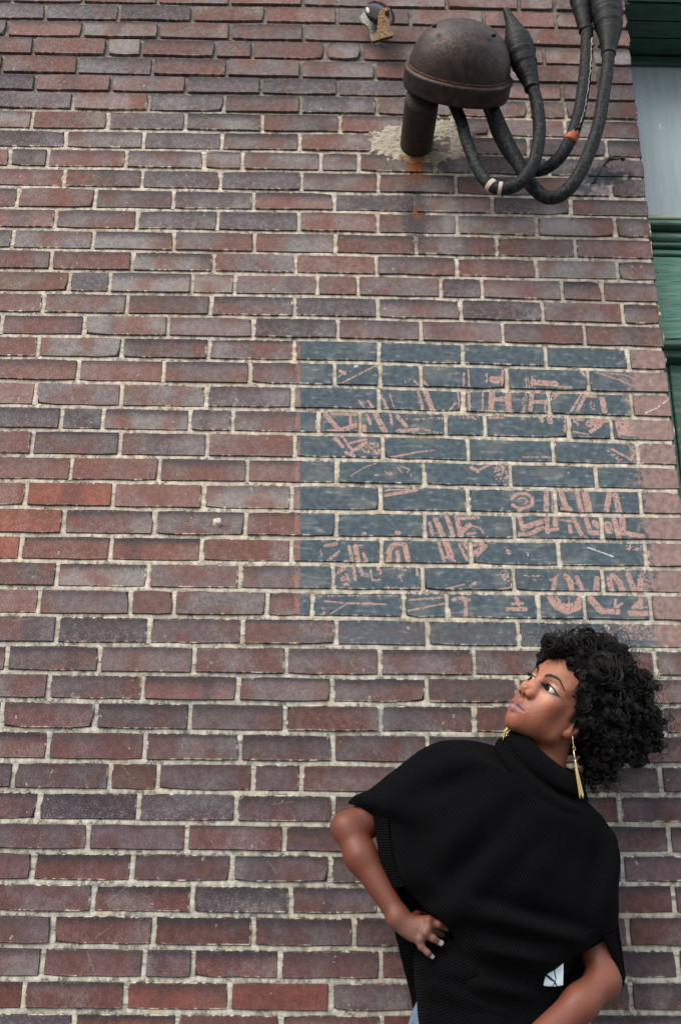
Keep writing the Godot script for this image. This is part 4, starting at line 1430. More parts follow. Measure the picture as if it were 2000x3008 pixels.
func head_field() -> Field:
	var f := Field.new()
	f.ell(Vector3(0, 0.050, -0.022), Vector3(0.071, 0.078, 0.088), 0.02)
	f.ell(Vector3(0, 0.052, 0.030), Vector3(0.062, 0.060, 0.064), 0.03)
	f.ell(Vector3(0, -0.006, 0.030), Vector3(0.060, 0.066, 0.058), 0.03)
	for s in [-1.0, 1.0]:
		f.cap(Vector3(0.043 * s, -0.050, 0.012), Vector3(0.007 * s, -0.080, 0.071), 0.013, 0.012, 0.026)
		f.cap(Vector3(0.051 * s, 0.0, 0.008), Vector3(0.043 * s, -0.050, 0.012), 0.015, 0.013, 0.024)
		f.ell(Vector3(0.041 * s, -0.002, 0.061), Vector3(0.019, 0.015, 0.017), 0.022)
		f.ell(Vector3(0.028 * s, -0.036, 0.058), Vector3(0.021, 0.027, 0.021), 0.026)
		f.cap(Vector3(0.012 * s, 0.038, 0.083), Vector3(0.050 * s, 0.040, 0.060), 0.010, 0.009, 0.018)
		f.ell(Vector3(0.031 * s, 0.020, 0.096), Vector3(0.019, 0.0115, 0.0165), 0.012, 1)
	f.ell(Vector3(0, -0.052, 0.040), Vector3(0.038, 0.030, 0.042), 0.03)
	f.ell(Vector3(0, -0.049, 0.072), Vector3(0.028, 0.026, 0.023), 0.02)
	f.ell(Vector3(0.001, -0.0775, 0.0775), Vector3(0.013, 0.013, 0.0135), 0.018)
	# nose
	f.cap(Vector3(0, 0.028, 0.086), Vector3(0, -0.004, 0.1015), 0.0072, 0.0072, 0.012)
	f.cap(Vector3(0, -0.004, 0.1015), Vector3(0, -0.0110, 0.1078), 0.0072, 0.0086, 0.006)
	for s in [-1.0, 1.0]:
		f.ell(Vector3(0.0120 * s, -0.0195, 0.0985), Vector3(0.0072, 0.0075, 0.0100), 0.006)
		f.cap(Vector3(0.012 * s, -0.010, 0.094), Vector3(0.006 * s, 0.006, 0.094), 0.008, 0.008, 0.012)
	f.cap(Vector3(0, -0.021, 0.1035), Vector3(0, -0.033, 0.094), 0.0050, 0.006, 0.007)
	for s in [-1.0, 1.0]:
		f.ell(Vector3(0.0070 * s, -0.0270, 0.1025), Vector3(0.0044, 0.0058, 0.0070), 0.0025, 1)
	# lips
	for s in [-1.0, 1.0]:
		f.cap(Vector3(0.004 * s, -0.0455, 0.0975), Vector3(0.0235 * s, -0.0530, 0.0860), 0.0070, 0.0034, 0.005)
		f.cap(Vector3(0.000, -0.0585, 0.0965), Vector3(0.0215 * s, -0.0545, 0.0860), 0.0084, 0.0036, 0.005)
		f.cap(Vector3(0.000, -0.0520, 0.1060), Vector3(0.0240 * s, -0.0540, 0.0910), 0.0010, 0.0010, 0.003, 1)
	f.ell(Vector3(0, -0.0400, 0.1035), Vector3(0.0035, 0.005, 0.003), 0.004, 1)
	# lids: a shell about each eyeball, opened by an almond
	for s in [-1.0, 1.0]:
		f.ell(Vector3(0.031 * s, 0.0190, 0.0715), Vector3(0.0160, 0.0135, 0.0142), 0.004)
		f.ell(Vector3(0.0325 * s, 0.0178, 0.085), Vector3(0.0178, 0.0054, 0.013), 0.0018, 1, Basis(Vector3(0, 0, 1), -0.06 * s))
	# ears
	for s in [-1.0, 1.0]:
		f.ell(Vector3(0.070 * s, -0.002, -0.008), Vector3(0.008, 0.030, 0.017), 0.006, 0, Basis(Vector3(0, 1, 0), 0.35 * s))
		f.ell(Vector3(0.076 * s, 0.000, -0.002), Vector3(0.007, 0.019, 0.009), 0.004, 1, Basis(Vector3(0, 1, 0), 0.35 * s))
		f.ell(Vector3(0.0685 * s, -0.030, -0.001), Vector3(0.005, 0.009, 0.008), 0.006)
	# neck
	f.cap(Vector3(0, -0.035, -0.022), NECK_BASE, 0.045, 0.050, 0.03)
	return f

var NECK_BASE := Vector3(0.0, -0.16, -0.06)
var head_xf := Transform3D()

func head_colour(p: Vector3) -> Color:
	var c := SKIN
	var q := Vector3(absf(p.x), p.y, p.z)
	# blush on the cheek, sky highlights painted on cheekbone, nose and forehead, darker towards the hairline
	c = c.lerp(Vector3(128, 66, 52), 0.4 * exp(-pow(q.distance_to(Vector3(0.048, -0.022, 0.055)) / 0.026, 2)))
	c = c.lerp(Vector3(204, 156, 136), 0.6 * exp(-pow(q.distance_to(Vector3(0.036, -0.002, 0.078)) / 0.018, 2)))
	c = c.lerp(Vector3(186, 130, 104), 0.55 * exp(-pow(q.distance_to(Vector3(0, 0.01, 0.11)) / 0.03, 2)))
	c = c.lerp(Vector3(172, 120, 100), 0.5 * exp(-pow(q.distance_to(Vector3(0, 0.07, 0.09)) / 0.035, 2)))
	# eye make-up: pale lid, dark lash line, smoky corner
	var e := p - Vector3(0.0325 * signf(p.x), 0.0178, 0.080)
	var el := Vector2(e.x / 0.0192, (e.y + 0.06 * e.x * signf(p.x)) / 0.0062)
	if p.z > 0.055:
		c = c.lerp(Vector3(196, 172, 160), 0.85 * exp(-pow((Vector2(e.x, e.y - 0.0095) / Vector2(0.015, 0.0055)).length(), 2)))
		c = c.lerp(Vector3(92, 66, 58), 0.6 * exp(-pow((Vector2(q.x - 0.0165, p.y - 0.023) / Vector2(0.007, 0.008)).length(), 2)))
		c = c.lerp(Vector3(78, 62, 60), 0.55 * exp(-pow((Vector2(e.x, e.y + 0.0075) / Vector2(0.017, 0.0035)).length(), 2)))
		var line := el.length()
		c = c.lerp(Vector3(24, 18, 18), 0.95 * (1.0 - sstep(0.98, 1.22, line)))
		c = c.lerp(Vector3(24, 18, 18), 0.85 * exp(-pow((Vector2(q.x - 0.0515, p.y - 0.0175) / Vector2(0.006, 0.0024)).length(), 2)))
	# lips
	var lx := q.x / 0.0245
	if lx < 1.05 and p.z > 0.080:
		var upper := lerpf(-0.0400, -0.0522, pow(minf(lx, 1.0), 1.2)) - 0.0022 * exp(-pow(q.x / 0.003, 2))
		var lower := lerpf(-0.0675, -0.0548, pow(minf(lx, 1.0), 1.7))
		var inside := sstep(-0.0008, 0.0010, upper - p.y) * sstep(-0.0008, 0.0010, p.y - lower) * (1.0 - sstep(0.95, 1.05, lx))
		var lip := Vector3(110, 68, 68) if p.y > -0.053 else Vector3(144, 98, 100)
		c = c.lerp(lip, inside)
		c = c.lerp(Vector3(70, 38, 38), inside * exp(-pow((p.y + 0.0528) / 0.0012, 2)))
	# nostril
	c = c.lerp(Vector3(40, 20, 14), 0.9 * exp(-pow((q - Vector3(0.0070, -0.0258, 0.100)).length() / 0.0045, 2)))
	# the scalp under the hair
	var line := 0.082 + 0.004 * sin(p.x * 160.0)
	var scalp := maxf(sstep(line - 0.004, line + 0.005, p.y + 0.25 * (0.06 - p.z)), sstep(0.006, -0.008, p.z - 0.024 + 0.25 * maxf(0.0, -p.y)) * sstep(-0.014, -0.002, p.y))
	c = c.lerp(Vector3(20, 14, 12), scalp)
	c *= 1.0 + 0.05 * sin(p.x * 310.0 + 3.0 * sin(p.y * 190.0)) * sin(p.y * 270.0 + 2.0 * sin(p.z * 230.0))
	return lv(c.x, c.y, c.z)

func flat_colour(n: int, c: Color) -> PackedColorArray:
	var a := PackedColorArray()
	a.resize(n)
	a.fill(c)
	return a

func woman():
	var t0 := Time.get_ticks_msec()
	var w := thing("person", "woman in a black knitted poncho leaning on the wall, hand on hip, looking up", "person", Vector3(0.40, 0, 0.15))
	var at := -w.position
	var skin := StandardMaterial3D.new()
	skin.vertex_color_use_as_albedo = true
	skin.roughness = 0.54
	skin.metallic_specular = 0.45
	skin.normal_enabled = true
	skin.normal_texture = noise_tex(95, 0.12, Color.BLACK, Color.WHITE, 3, 256, true, 5.0)
	skin.normal_scale = 0.10
	skin.uv1_triplanar = true
	skin.uv1_scale = Vector3.ONE * 16.0
	skin.subsurf_scatter_enabled = true
	skin.subsurf_scatter_strength = 0.12
	head_xf = Transform3D(Basis.from_euler(Vector3(-0.44497, -0.79076, -0.58001)).scaled(Vector3.ONE * HEAD_SIZE), HEAD_AT)
	var chest := Vector3(0.4440, 1.3664, 0.1500)
	NECK_BASE = head_xf.affine_inverse() * chest
	var body := [PackedVector3Array(), PackedVector3Array(), PackedColorArray(), PackedInt32Array()]
	var hf := head_field()
	var piece := net(hf, Vector3(-0.086, -0.185, -0.125), Vector3(0.086, 0.14, 0.130), 0.0024)
	var cols := PackedColorArray()
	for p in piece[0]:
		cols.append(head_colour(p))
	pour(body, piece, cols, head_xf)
	# right arm, akimbo, with the hand on the hip
	var f := Field.new()
	var sh := Vector3(0.2053, 1.3474, 0.1500)
	var el := Vector3(0.0559, 1.2915, 0.2000)
	var wr := Vector3(0.1518, 1.1260, 0.2450)
	f.cap(sh, Vector3(0.0991, 1.3105, 0.1850), 0.035, 0.033, 0.018)
	f.cap(Vector3(0.0991, 1.3105, 0.1850), el, 0.033, 0.028, 0.018)
	f.ell(Vector3(0.0439, 1.2946, 0.1900), Vector3(0.019, 0.019, 0.019), 0.018)
	f.cap(el, Vector3(0.0809, 1.2378, 0.2150), 0.028, 0.030, 0.02)
	f.cap(Vector3(0.0809, 1.2378, 0.2150), wr, 0.030, 0.0185, 0.018)
	f.ell(Vector3(0.1424, 1.1230, 0.2500), Vector3(0.010, 0.010, 0.010), 0.012)
	# palm, from the wrist to the knuckles
	f.cap(wr, Vector3(0.1765, 1.1037, 0.2520), 0.020, 0.018, 0.016)
	f.cap(Vector3(0.1660, 1.1172, 0.2500), Vector3(0.2053, 1.1212, 0.2620), 0.0135, 0.0105, 0.008)
	f.cap(Vector3(0.1660, 1.1148, 0.2500), Vector3(0.2034, 1.1095, 0.2660), 0.0135, 0.0105, 0.008)
	f.cap(Vector3(0.1640, 1.1113, 0.2500), Vector3(0.1981, 1.1000, 0.2660), 0.0135, 0.0100, 0.008)
	f.cap(Vector3(0.1627, 1.1077, 0.2500), Vector3(0.1881, 1.0881, 0.2620), 0.0125, 0.0095, 0.008)
	# index and middle finger slide under the knit; ring and little finger show
	f.cap(Vector3(0.2053, 1.1212, 0.2620), Vector3(0.2237, 1.1155, 0.2680), 0.0086, 0.0074, 0.005)
	f.cap(Vector3(0.2237, 1.1155, 0.2680), Vector3(0.2399, 1.1083, 0.2580), 0.0072, 0.0061, 0.003)
	f.cap(Vector3(0.2048, 1.1071, 0.2640), Vector3(0.2170, 1.1052, 0.2560), 0.0079, 0.0070, 0.005)
	f.cap(Vector3(0.2170, 1.1052, 0.2560), Vector3(0.2339, 1.0978, 0.2400), 0.0068, 0.0058, 0.003)
	f.cap(Vector3(0.1973, 1.1000, 0.2680), Vector3(0.2125, 1.0915, 0.2720), 0.0079, 0.0072, 0.005)
	f.cap(Vector3(0.2125, 1.0915, 0.2720), Vector3(0.2260, 1.0832, 0.2680), 0.0070, 0.0058, 0.003)
	f.cap(Vector3(0.1894, 1.0881, 0.2620), Vector3(0.1905, 1.0772, 0.2680), 0.0072, 0.0067, 0.005)
	f.cap(Vector3(0.1905, 1.0772, 0.2680), Vector3(0.2021, 1.0669, 0.2700), 0.0065, 0.0059, 0.003)
	f.cap(Vector3(0.2021, 1.0669, 0.2700), Vector3(0.2099, 1.0604, 0.2660), 0.0058, 0.0047, 0.003)
	for k in [Vector3(0.2046, 1.1225, 0.2700), Vector3(0.2034, 1.1096, 0.2730), Vector3(0.1979, 1.1008, 0.2750), Vector3(0.1887, 1.0895, 0.2700)]:
		f.ell(k, Vector3(0.0072, 0.0072, 0.0068), 0.006)
	# thumb behind the hip
	f.cap(Vector3(0.1700, 1.1171, 0.2400), Vector3(0.1886, 1.1302, 0.2150), 0.013, 0.010, 0.008)
	f.cap(Vector3(0.1886, 1.1302, 0.2150), Vector3(0.2101, 1.1301, 0.1950), 0.0086, 0.0067, 0.004)
	piece = net(f, Vector3(0.0176, 1.0283, 0.1200) + Vector3(-0.02, -0.02, -0.01), Vector3(0.2546, 1.4162, 0.3100) + Vector3(0.02, 0.02, 0.03), 0.0028)
	cols = PackedColorArray()
	for p in piece[0]:
		var c := Vector3(98, 54, 39).lerp(Vector3(104, 72, 62), 1.0 - sstep(wr.y - 0.03, wr.y + 0.01, p.y))
		cols.append(lv(c.x, c.y, c.z))
	pour(body, piece, cols)
	# left arm coming out of the other opening
	f = Field.new()
	f.cap(Vector3(0.5112, 1.2398, 0.1700), Vector3(0.5336, 1.0655, 0.2000), 0.036, 0.027, 0.02)
	f.cap(Vector3(0.5336, 1.0655, 0.2000), Vector3(0.5352, 1.0191, 0.2200), 0.027, 0.027, 0.018)
	f.ell(Vector3(0.5439, 1.0153, 0.2150), Vector3(0.018, 0.021, 0.018), 0.02)
	f.cap(Vector3(0.5352, 1.0191, 0.2200), Vector3(0.4831, 0.9829, 0.2500), 0.029, 0.030, 0.02)
	f.cap(Vector3(0.4831, 0.9829, 0.2500), Vector3(0.3277, 0.8819, 0.3100), 0.030, 0.022, 0.02)
	f.cap(Vector3(0.3277, 0.8819, 0.3100), Vector3(0.2967, 0.8554, 0.3100), 0.022, 0.026, 0.02)
	f.ell(Vector3(0.2844, 0.8448, 0.3100), Vector3(0.034, 0.040, 0.018), 0.02)
	for i in 4:
		f.cap(Vector3(0.2782, 0.8370, 0.3100) + Vector3(0.016 * i - 0.024, 0, 0), Vector3(0.2672, 0.7843, 0.2900) + Vector3(0.018 * i - 0.026, 0.006 * absf(i - 1.6), 0), 0.0095, 0.007, 0.004)
	f.cap(Vector3(0.2965, 0.8501, 0.3100), Vector3(0.3154, 0.8170, 0.3300), 0.012, 0.008, 0.006)
	piece = net(f, Vector3(0.2888, 0.7488, 0.1200) + Vector3(-0.06, -0.05, 0), Vector3(0.5642, 1.2744, 0.3600) + Vector3(0.06, 0.05, 0.02), 0.0042)
	pour(body, piece, flat_colour(piece[0].size(), lv(108, 62, 48)))
	# trunk and legs, under the clothes
	f = Field.new()
	f.cap(chest, Vector3(0.4320, 1.3065, 0.1400), 0.052, 0.06, 0.03)
	f.cap(sh, Vector3(0.5006, 1.3197, 0.1500), 0.046, 0.046, 0.05)
	f.ell(Vector3(0.3838, 1.2136, 0.1500), Vector3(0.135, 0.17, 0.085), 0.06)
	f.ell(Vector3(0.3346, 1.0257, 0.1500), Vector3(0.105, 0.14, 0.075), 0.05)
	f.ell(Vector3(0.3197, 0.9070, 0.1500), Vector3(0.118, 0.11, 0.08), 0.06)
	for s in [-1.0, 1.0]:
		f.cap(Vector3(0.32 + 0.075 * s, 0.84, 0.15), Vector3(0.40 + 0.07 * s, 0.47, 0.20), 0.066, 0.046, 0.03)
		f.cap(Vector3(0.40 + 0.07 * s, 0.47, 0.20), Vector3(0.44 + 0.07 * s, 0.07, 0.26), 0.050, 0.032, 0.03)
		f.cap(Vector3(0.44 + 0.07 * s, 0.05, 0.26), Vector3(0.45 + 0.09 * s, 0.03, 0.40), 0.032, 0.024, 0.02)
	piece = net(f, Vector3(0.05, 0.0, 0.02), Vector3(0.82, 1.50, 0.46), 0.013)
	pour(body, piece, flat_colour(piece[0].size(), lv(146, 92, 68)))
	var whole := part("body", solid(body), skin, w, at)
	face_parts(whole, Vector3.ZERO)
	nails(whole, Vector3.ZERO)
	clothes(w, at)
	hair(w, at)
	earrings(w, at)

func nails(w: Node3D, at: Vector3):
	var m := paint(lin(176, 164, 172), 0.2)
	for q in [[Vector3(0.2231, 1.0865, 0.2780), Vector3(0.2297, 1.0817, 0.2740), 0.0048], [Vector3(0.2078, 1.0631, 0.2750), Vector3(0.2125, 1.0577, 0.2700), 0.0038]]:
		var d: Vector3 = q[1] - q[0]
		var x: Vector3 = d.normalized()
		var z: Vector3 = (Vector3(0, 0, 1) - x * x.z).normalized()
		var b := Basis(x, z.cross(x), z)
		var st := start(true)
		var g := []
		for i in 7:
			var line := []
			for k in 7:
				var u := i / 6.0
				var v := k / 3.0 - 1.0
				var tip := d.length() * (u - 0.12 * v * v * (1.0 if u > 0.5 else -0.6))
				line.append(q[0] + b * Vector3(tip, v * q[2], q[2] * 0.5 * sqrt(maxf(0.0, 1.0 - v * v * 0.8)) - 0.0012))
			g.append(line)
		for i in 6:
			for k in 6:
				quad(st, g[i][k], g[i][k + 1], g[i + 1][k + 1], g[i + 1][k])
		part("fingernail", finish(st), m, w, at)

func ball(c: Vector3, r: float, gaze: Vector3) -> ArrayMesh:
	# an eyeball: white, brown iris, pupil
	var v := PackedVector3Array()
	var n := PackedVector3Array()
	var cc := PackedColorArray()
	var ix := PackedInt32Array()
	var side := gaze.cross(Vector3.UP).normalized()
	var up := side.cross(gaze)
	var rings := 30
	var seg := 36
	for i in rings + 1:
		var a := PI * pow(float(i) / rings, 1.3)
		for k in seg:
			var p := gaze * cos(a) + (side * cos(TAU * k / seg) + up * sin(TAU * k / seg)) * sin(a)
			v.append(c + p * r)
			n.append(p)
			var col := Vector3(176, 174, 172)
			if a < 0.20:
				col = Vector3(8, 6, 6)
			elif a < 0.50:
				col = Vector3(44, 26, 18)
			elif a < 0.56:
				col = Vector3(70, 56, 52)
			cc.append(lv(col.x, col.y, col.z))
	for i in rings:
		for k in seg:
			var k2 := (k + 1) % seg
			ix.append_array(PackedInt32Array([i * seg + k, (i + 1) * seg + k2, i * seg + k2, i * seg + k, (i + 1) * seg + k, (i + 1) * seg + k2]))
	return solid([v, n, cc, ix])

func face_parts(w: Node3D, at: Vector3):
	var em := StandardMaterial3D.new()
	em.vertex_color_use_as_albedo = true
	em.roughness = 0.08
	var gaze_world := Vector3(-0.86, 0.34, 0.38).normalized()
	for s in [1.0, -1.0]:
		var g: Vector3 = (head_xf.basis.orthonormalized().inverse() * gaze_world).normalized()
		var e := ball(Vector3(0.031 * s, 0.0190, 0.0715), 0.0127, g)
		var o := part("eyeball", e, em, w)
		o.transform = Transform3D(Basis(), at) * head_xf
	# eyebrows and lashes: many short hairs
	var hm := paint(lin(26, 18, 16), 0.6)
	var hf := head_field()
	for s in [1.0, -1.0]:
		var st := start(true)
		var r := RandomNumberGenerator.new()
		r.seed = 77
		var path := [Vector3(0.0125 * s, 0.0350, 0.10), Vector3(0.026 * s, 0.0425, 0.10), Vector3(0.040 * s, 0.0445, 0.09), Vector3(0.0545 * s, 0.0360, 0.075)]
		var sp := spline(path, 20)
		for i in 150:
			var t := r.randf()
			var p: Vector3 = sp[mini(int(t * 60), 60)]
			var d: Vector3 = (sp[mini(int(t * 60) + 1, 60)] - sp[maxi(int(t * 60) - 1, 0)]).normalized()
			p.y += r.randf_range(-1, 1) * lerpf(0.0030, 0.0010, pow(t, 1.5))
			p = onto(hf, p)
			var q := onto(hf, p + d * 0.006 + Vector3(0, lerpf(0.0028, -0.0006, t), 0.02))
			add_tube(st, [p, (p + q) * 0.5 + Vector3(0, 0, 0.0007), q], [0.00055, 0.0006, 0.0002], 4, false)
		var o := part("eyebrow", finish(st), hm, w)
		o.transform = Transform3D(Basis(), at) * head_xf
		st = start(true)
		for i in 34:
			var t := i / 33.0
			var x := lerpf(-0.0128, 0.0150, t)
			var yy := 0.0180 + 0.0056 * sqrt(maxf(0.0, 1.0 - pow(x / 0.0172, 2))) - 0.06 * x
			var zz := 0.0715 + 0.0140 * sqrt(maxf(0.0, 1.0 - pow(x / 0.0185, 2))) - 0.0006
			var p := Vector3((0.0315 + x) * s, yy, zz)
			var l := lerpf(0.0045, 0.0085, t)
			add_tube(st, [p, p + Vector3(s * x * 0.12, 0.0006, l * 0.6), p + Vector3(s * (x * 0.25 + 0.0006), l * 0.55, l)], [0.0004, 0.00035, 0.00012], 4, false)
		o = part("eyelashes", finish(st), hm, w)
		o.transform = Transform3D(Basis(), at) * head_xf

func onto(f: Field, p: Vector3) -> Vector3:
	# slides a point along -z onto the face
	var list := f.near(p, 0.05)
	var q := p + Vector3(0, 0, 0.02)
	for i in 14:
		var d := f.dist(q, list)
		q.z -= d * 0.9
	return q + Vector3(0, 0, 0.0003)

# ---------- clothes
func loft(rings: Array, per: int, around: int, folds: Array, noise_amp: float, uv_turn: float) -> ArrayMesh:
	# rings: [left, right, bulge to the front, bulge to the back, roundness]; splined between
	var cps := []
	for r in rings:
		cps.append([r[0], r[1], Vector3(r[2], r[3], r[4]), Vector3(r[5] if r.size() > 5 else 0.0, 0, 0)])
	var nz := FastNoiseLite.new()
	nz.seed = 4
	nz.frequency = 5.0
	var rows := []
	var n := (cps.size() - 1) * per
	for i in n + 1:
		var s := float(i) / per
		var k := mini(int(s), cps.size() - 2)
		var t := s - k
		var v := []
		for c in 4:
			var p0 = cps[maxi(k - 1, 0)][c]
			var p1 = cps[k][c]
			var p2 = cps[k + 1][c]
			var p3 = cps[mini(k + 2, cps.size() - 1)][c]
			v.append(0.5 * ((2.0 * p1) + (p2 - p0) * t + (2.0 * p0 - 5.0 * p1 + 4.0 * p2 - p3) * t * t + (3.0 * p1 - p0 - 3.0 * p2 + p3) * t * t * t))
		var row := []
		for a in around:
			var an := TAU * a / around
			var ca := cos(an)
			var sa := sin(an)
			var e: float = v[2].z
			var x := signf(ca) * pow(absf(ca), e)
			var z = signf(sa) * pow(absf(sa), e) * (v[2].x if sa > 0.0 else v[2].y)
			var p: Vector3 = (v[0] + v[1]) * 0.5 + (v[1] - v[0]) * 0.5 * x + Vector3(0, -v[3].x * maxf(sa, 0.0), z)
			var bump := noise_amp * nz.get_noise_3d(p.x * 1.4, p.y, p.z)
			if sa > -0.3:
				for q in folds:
					var ab: Vector3 = q[1] - q[0]
					var pp := Vector3(p.x, p.y, 0)
					var h := clampf((pp - q[0]).dot(ab) / ab.length_squared(), 0.0, 1.0)
					var d := pp.distance_to(q[0] + ab * h)
					bump += q[3] * exp(-d * d / (q[2] * q[2])) * (0.35 + 0.65 * sin(PI * clampf(h, 0.08, 0.92)))
			row.append(p + Vector3(0.25 * ca, 0.1, absf(sa) + 0.2).normalized() * bump)
		rows.append(row)
	var st := start(true)
	var nrm := Vector2(cos(uv_turn), sin(uv_turn))
	for i in n:
		for a in around:
			var a2 := (a + 1) % around
			for p in [rows[i][a], rows[i + 1][a2], rows[i][a2], rows[i][a], rows[i + 1][a], rows[i + 1][a2]]:
				st.set_uv(Vector2(Vector2(p.x, p.y).dot(nrm), Vector2(p.x, p.y).dot(Vector2(-nrm.y, nrm.x))) * 12.5)
				st.add_vertex(p)
	return finish(st)

func knit(depth: float) -> StandardMaterial3D:
	# ribbed knitting: 16 ribs across the tile, each a column of stitches
	var hm := Image.create(256, 256, false, Image.FORMAT_L8)
	var im := Image.create(256, 256, false, Image.FORMAT_RGB8)
	for y in 256:
		for x in 256:
			var u := fmod(x / 16.0, 1.0)
			var rib := pow(absf(sin(PI * u)), 0.7)
			var stitch := 0.5 + 0.5 * sin(TAU * (y / 8.0 + absf(u - 0.5) * 1.2))
			var h := rib * (0.72 + 0.28 * stitch)
			hm.set_pixel(x, y, Color.WHITE * h)
			im.set_pixel(x, y, lin(6, 6, 7).lerp(lin(15, 15, 18), h))
	var m := StandardMaterial3D.new()
	m.albedo_texture = ImageTexture.create_from_image(im)
	m.roughness = 0.95
	m.metallic_specular = 0.08
	m.rim_enabled = true
	m.rim = 0.02
	hm.convert(Image.FORMAT_RGB8)
	hm.bump_map_to_normal_map(depth)
	m.normal_enabled = true
	m.normal_texture = ImageTexture.create_from_image(hm)
	return m

func ribbon(a: Array, b: Array, depth: float, mat: Material, called: String, w: Node3D, at := Vector3.ZERO):
	# a knitted band between two edges, rounded over and ribbed across
	var sa := spline(a, 12)
	var sb := spline(b, 12)
	var st := start(true)
	var rows := []
	for i in sa.size():
		var row := []
		for k in 13:
			var an := TAU * k / 12.0
			var t := 0.5 - 0.5 * cos(an)
			row.append(sa[i].lerp(sb[i], t) + Vector3(0, 0, depth * sin(an)))
		rows.append(row)
	var l := 0.0
	for i in sa.size() - 1:
		var dl: float = rows[i][3].distance_to(rows[i + 1][3])
		for k in 12:
			var q := [[rows[i][k], l, k], [rows[i][k + 1], l, k + 1], [rows[i + 1][k + 1], l + dl, k + 1], [rows[i + 1][k], l + dl, k]]
			for j in [0, 2, 1, 0, 3, 2]:
				st.set_uv(Vector2(q[j][1] * 12.5, q[j][2] * 0.06))
				st.add_vertex(q[j][0])
		l += dl
	part(called, finish(st), mat, w, at)

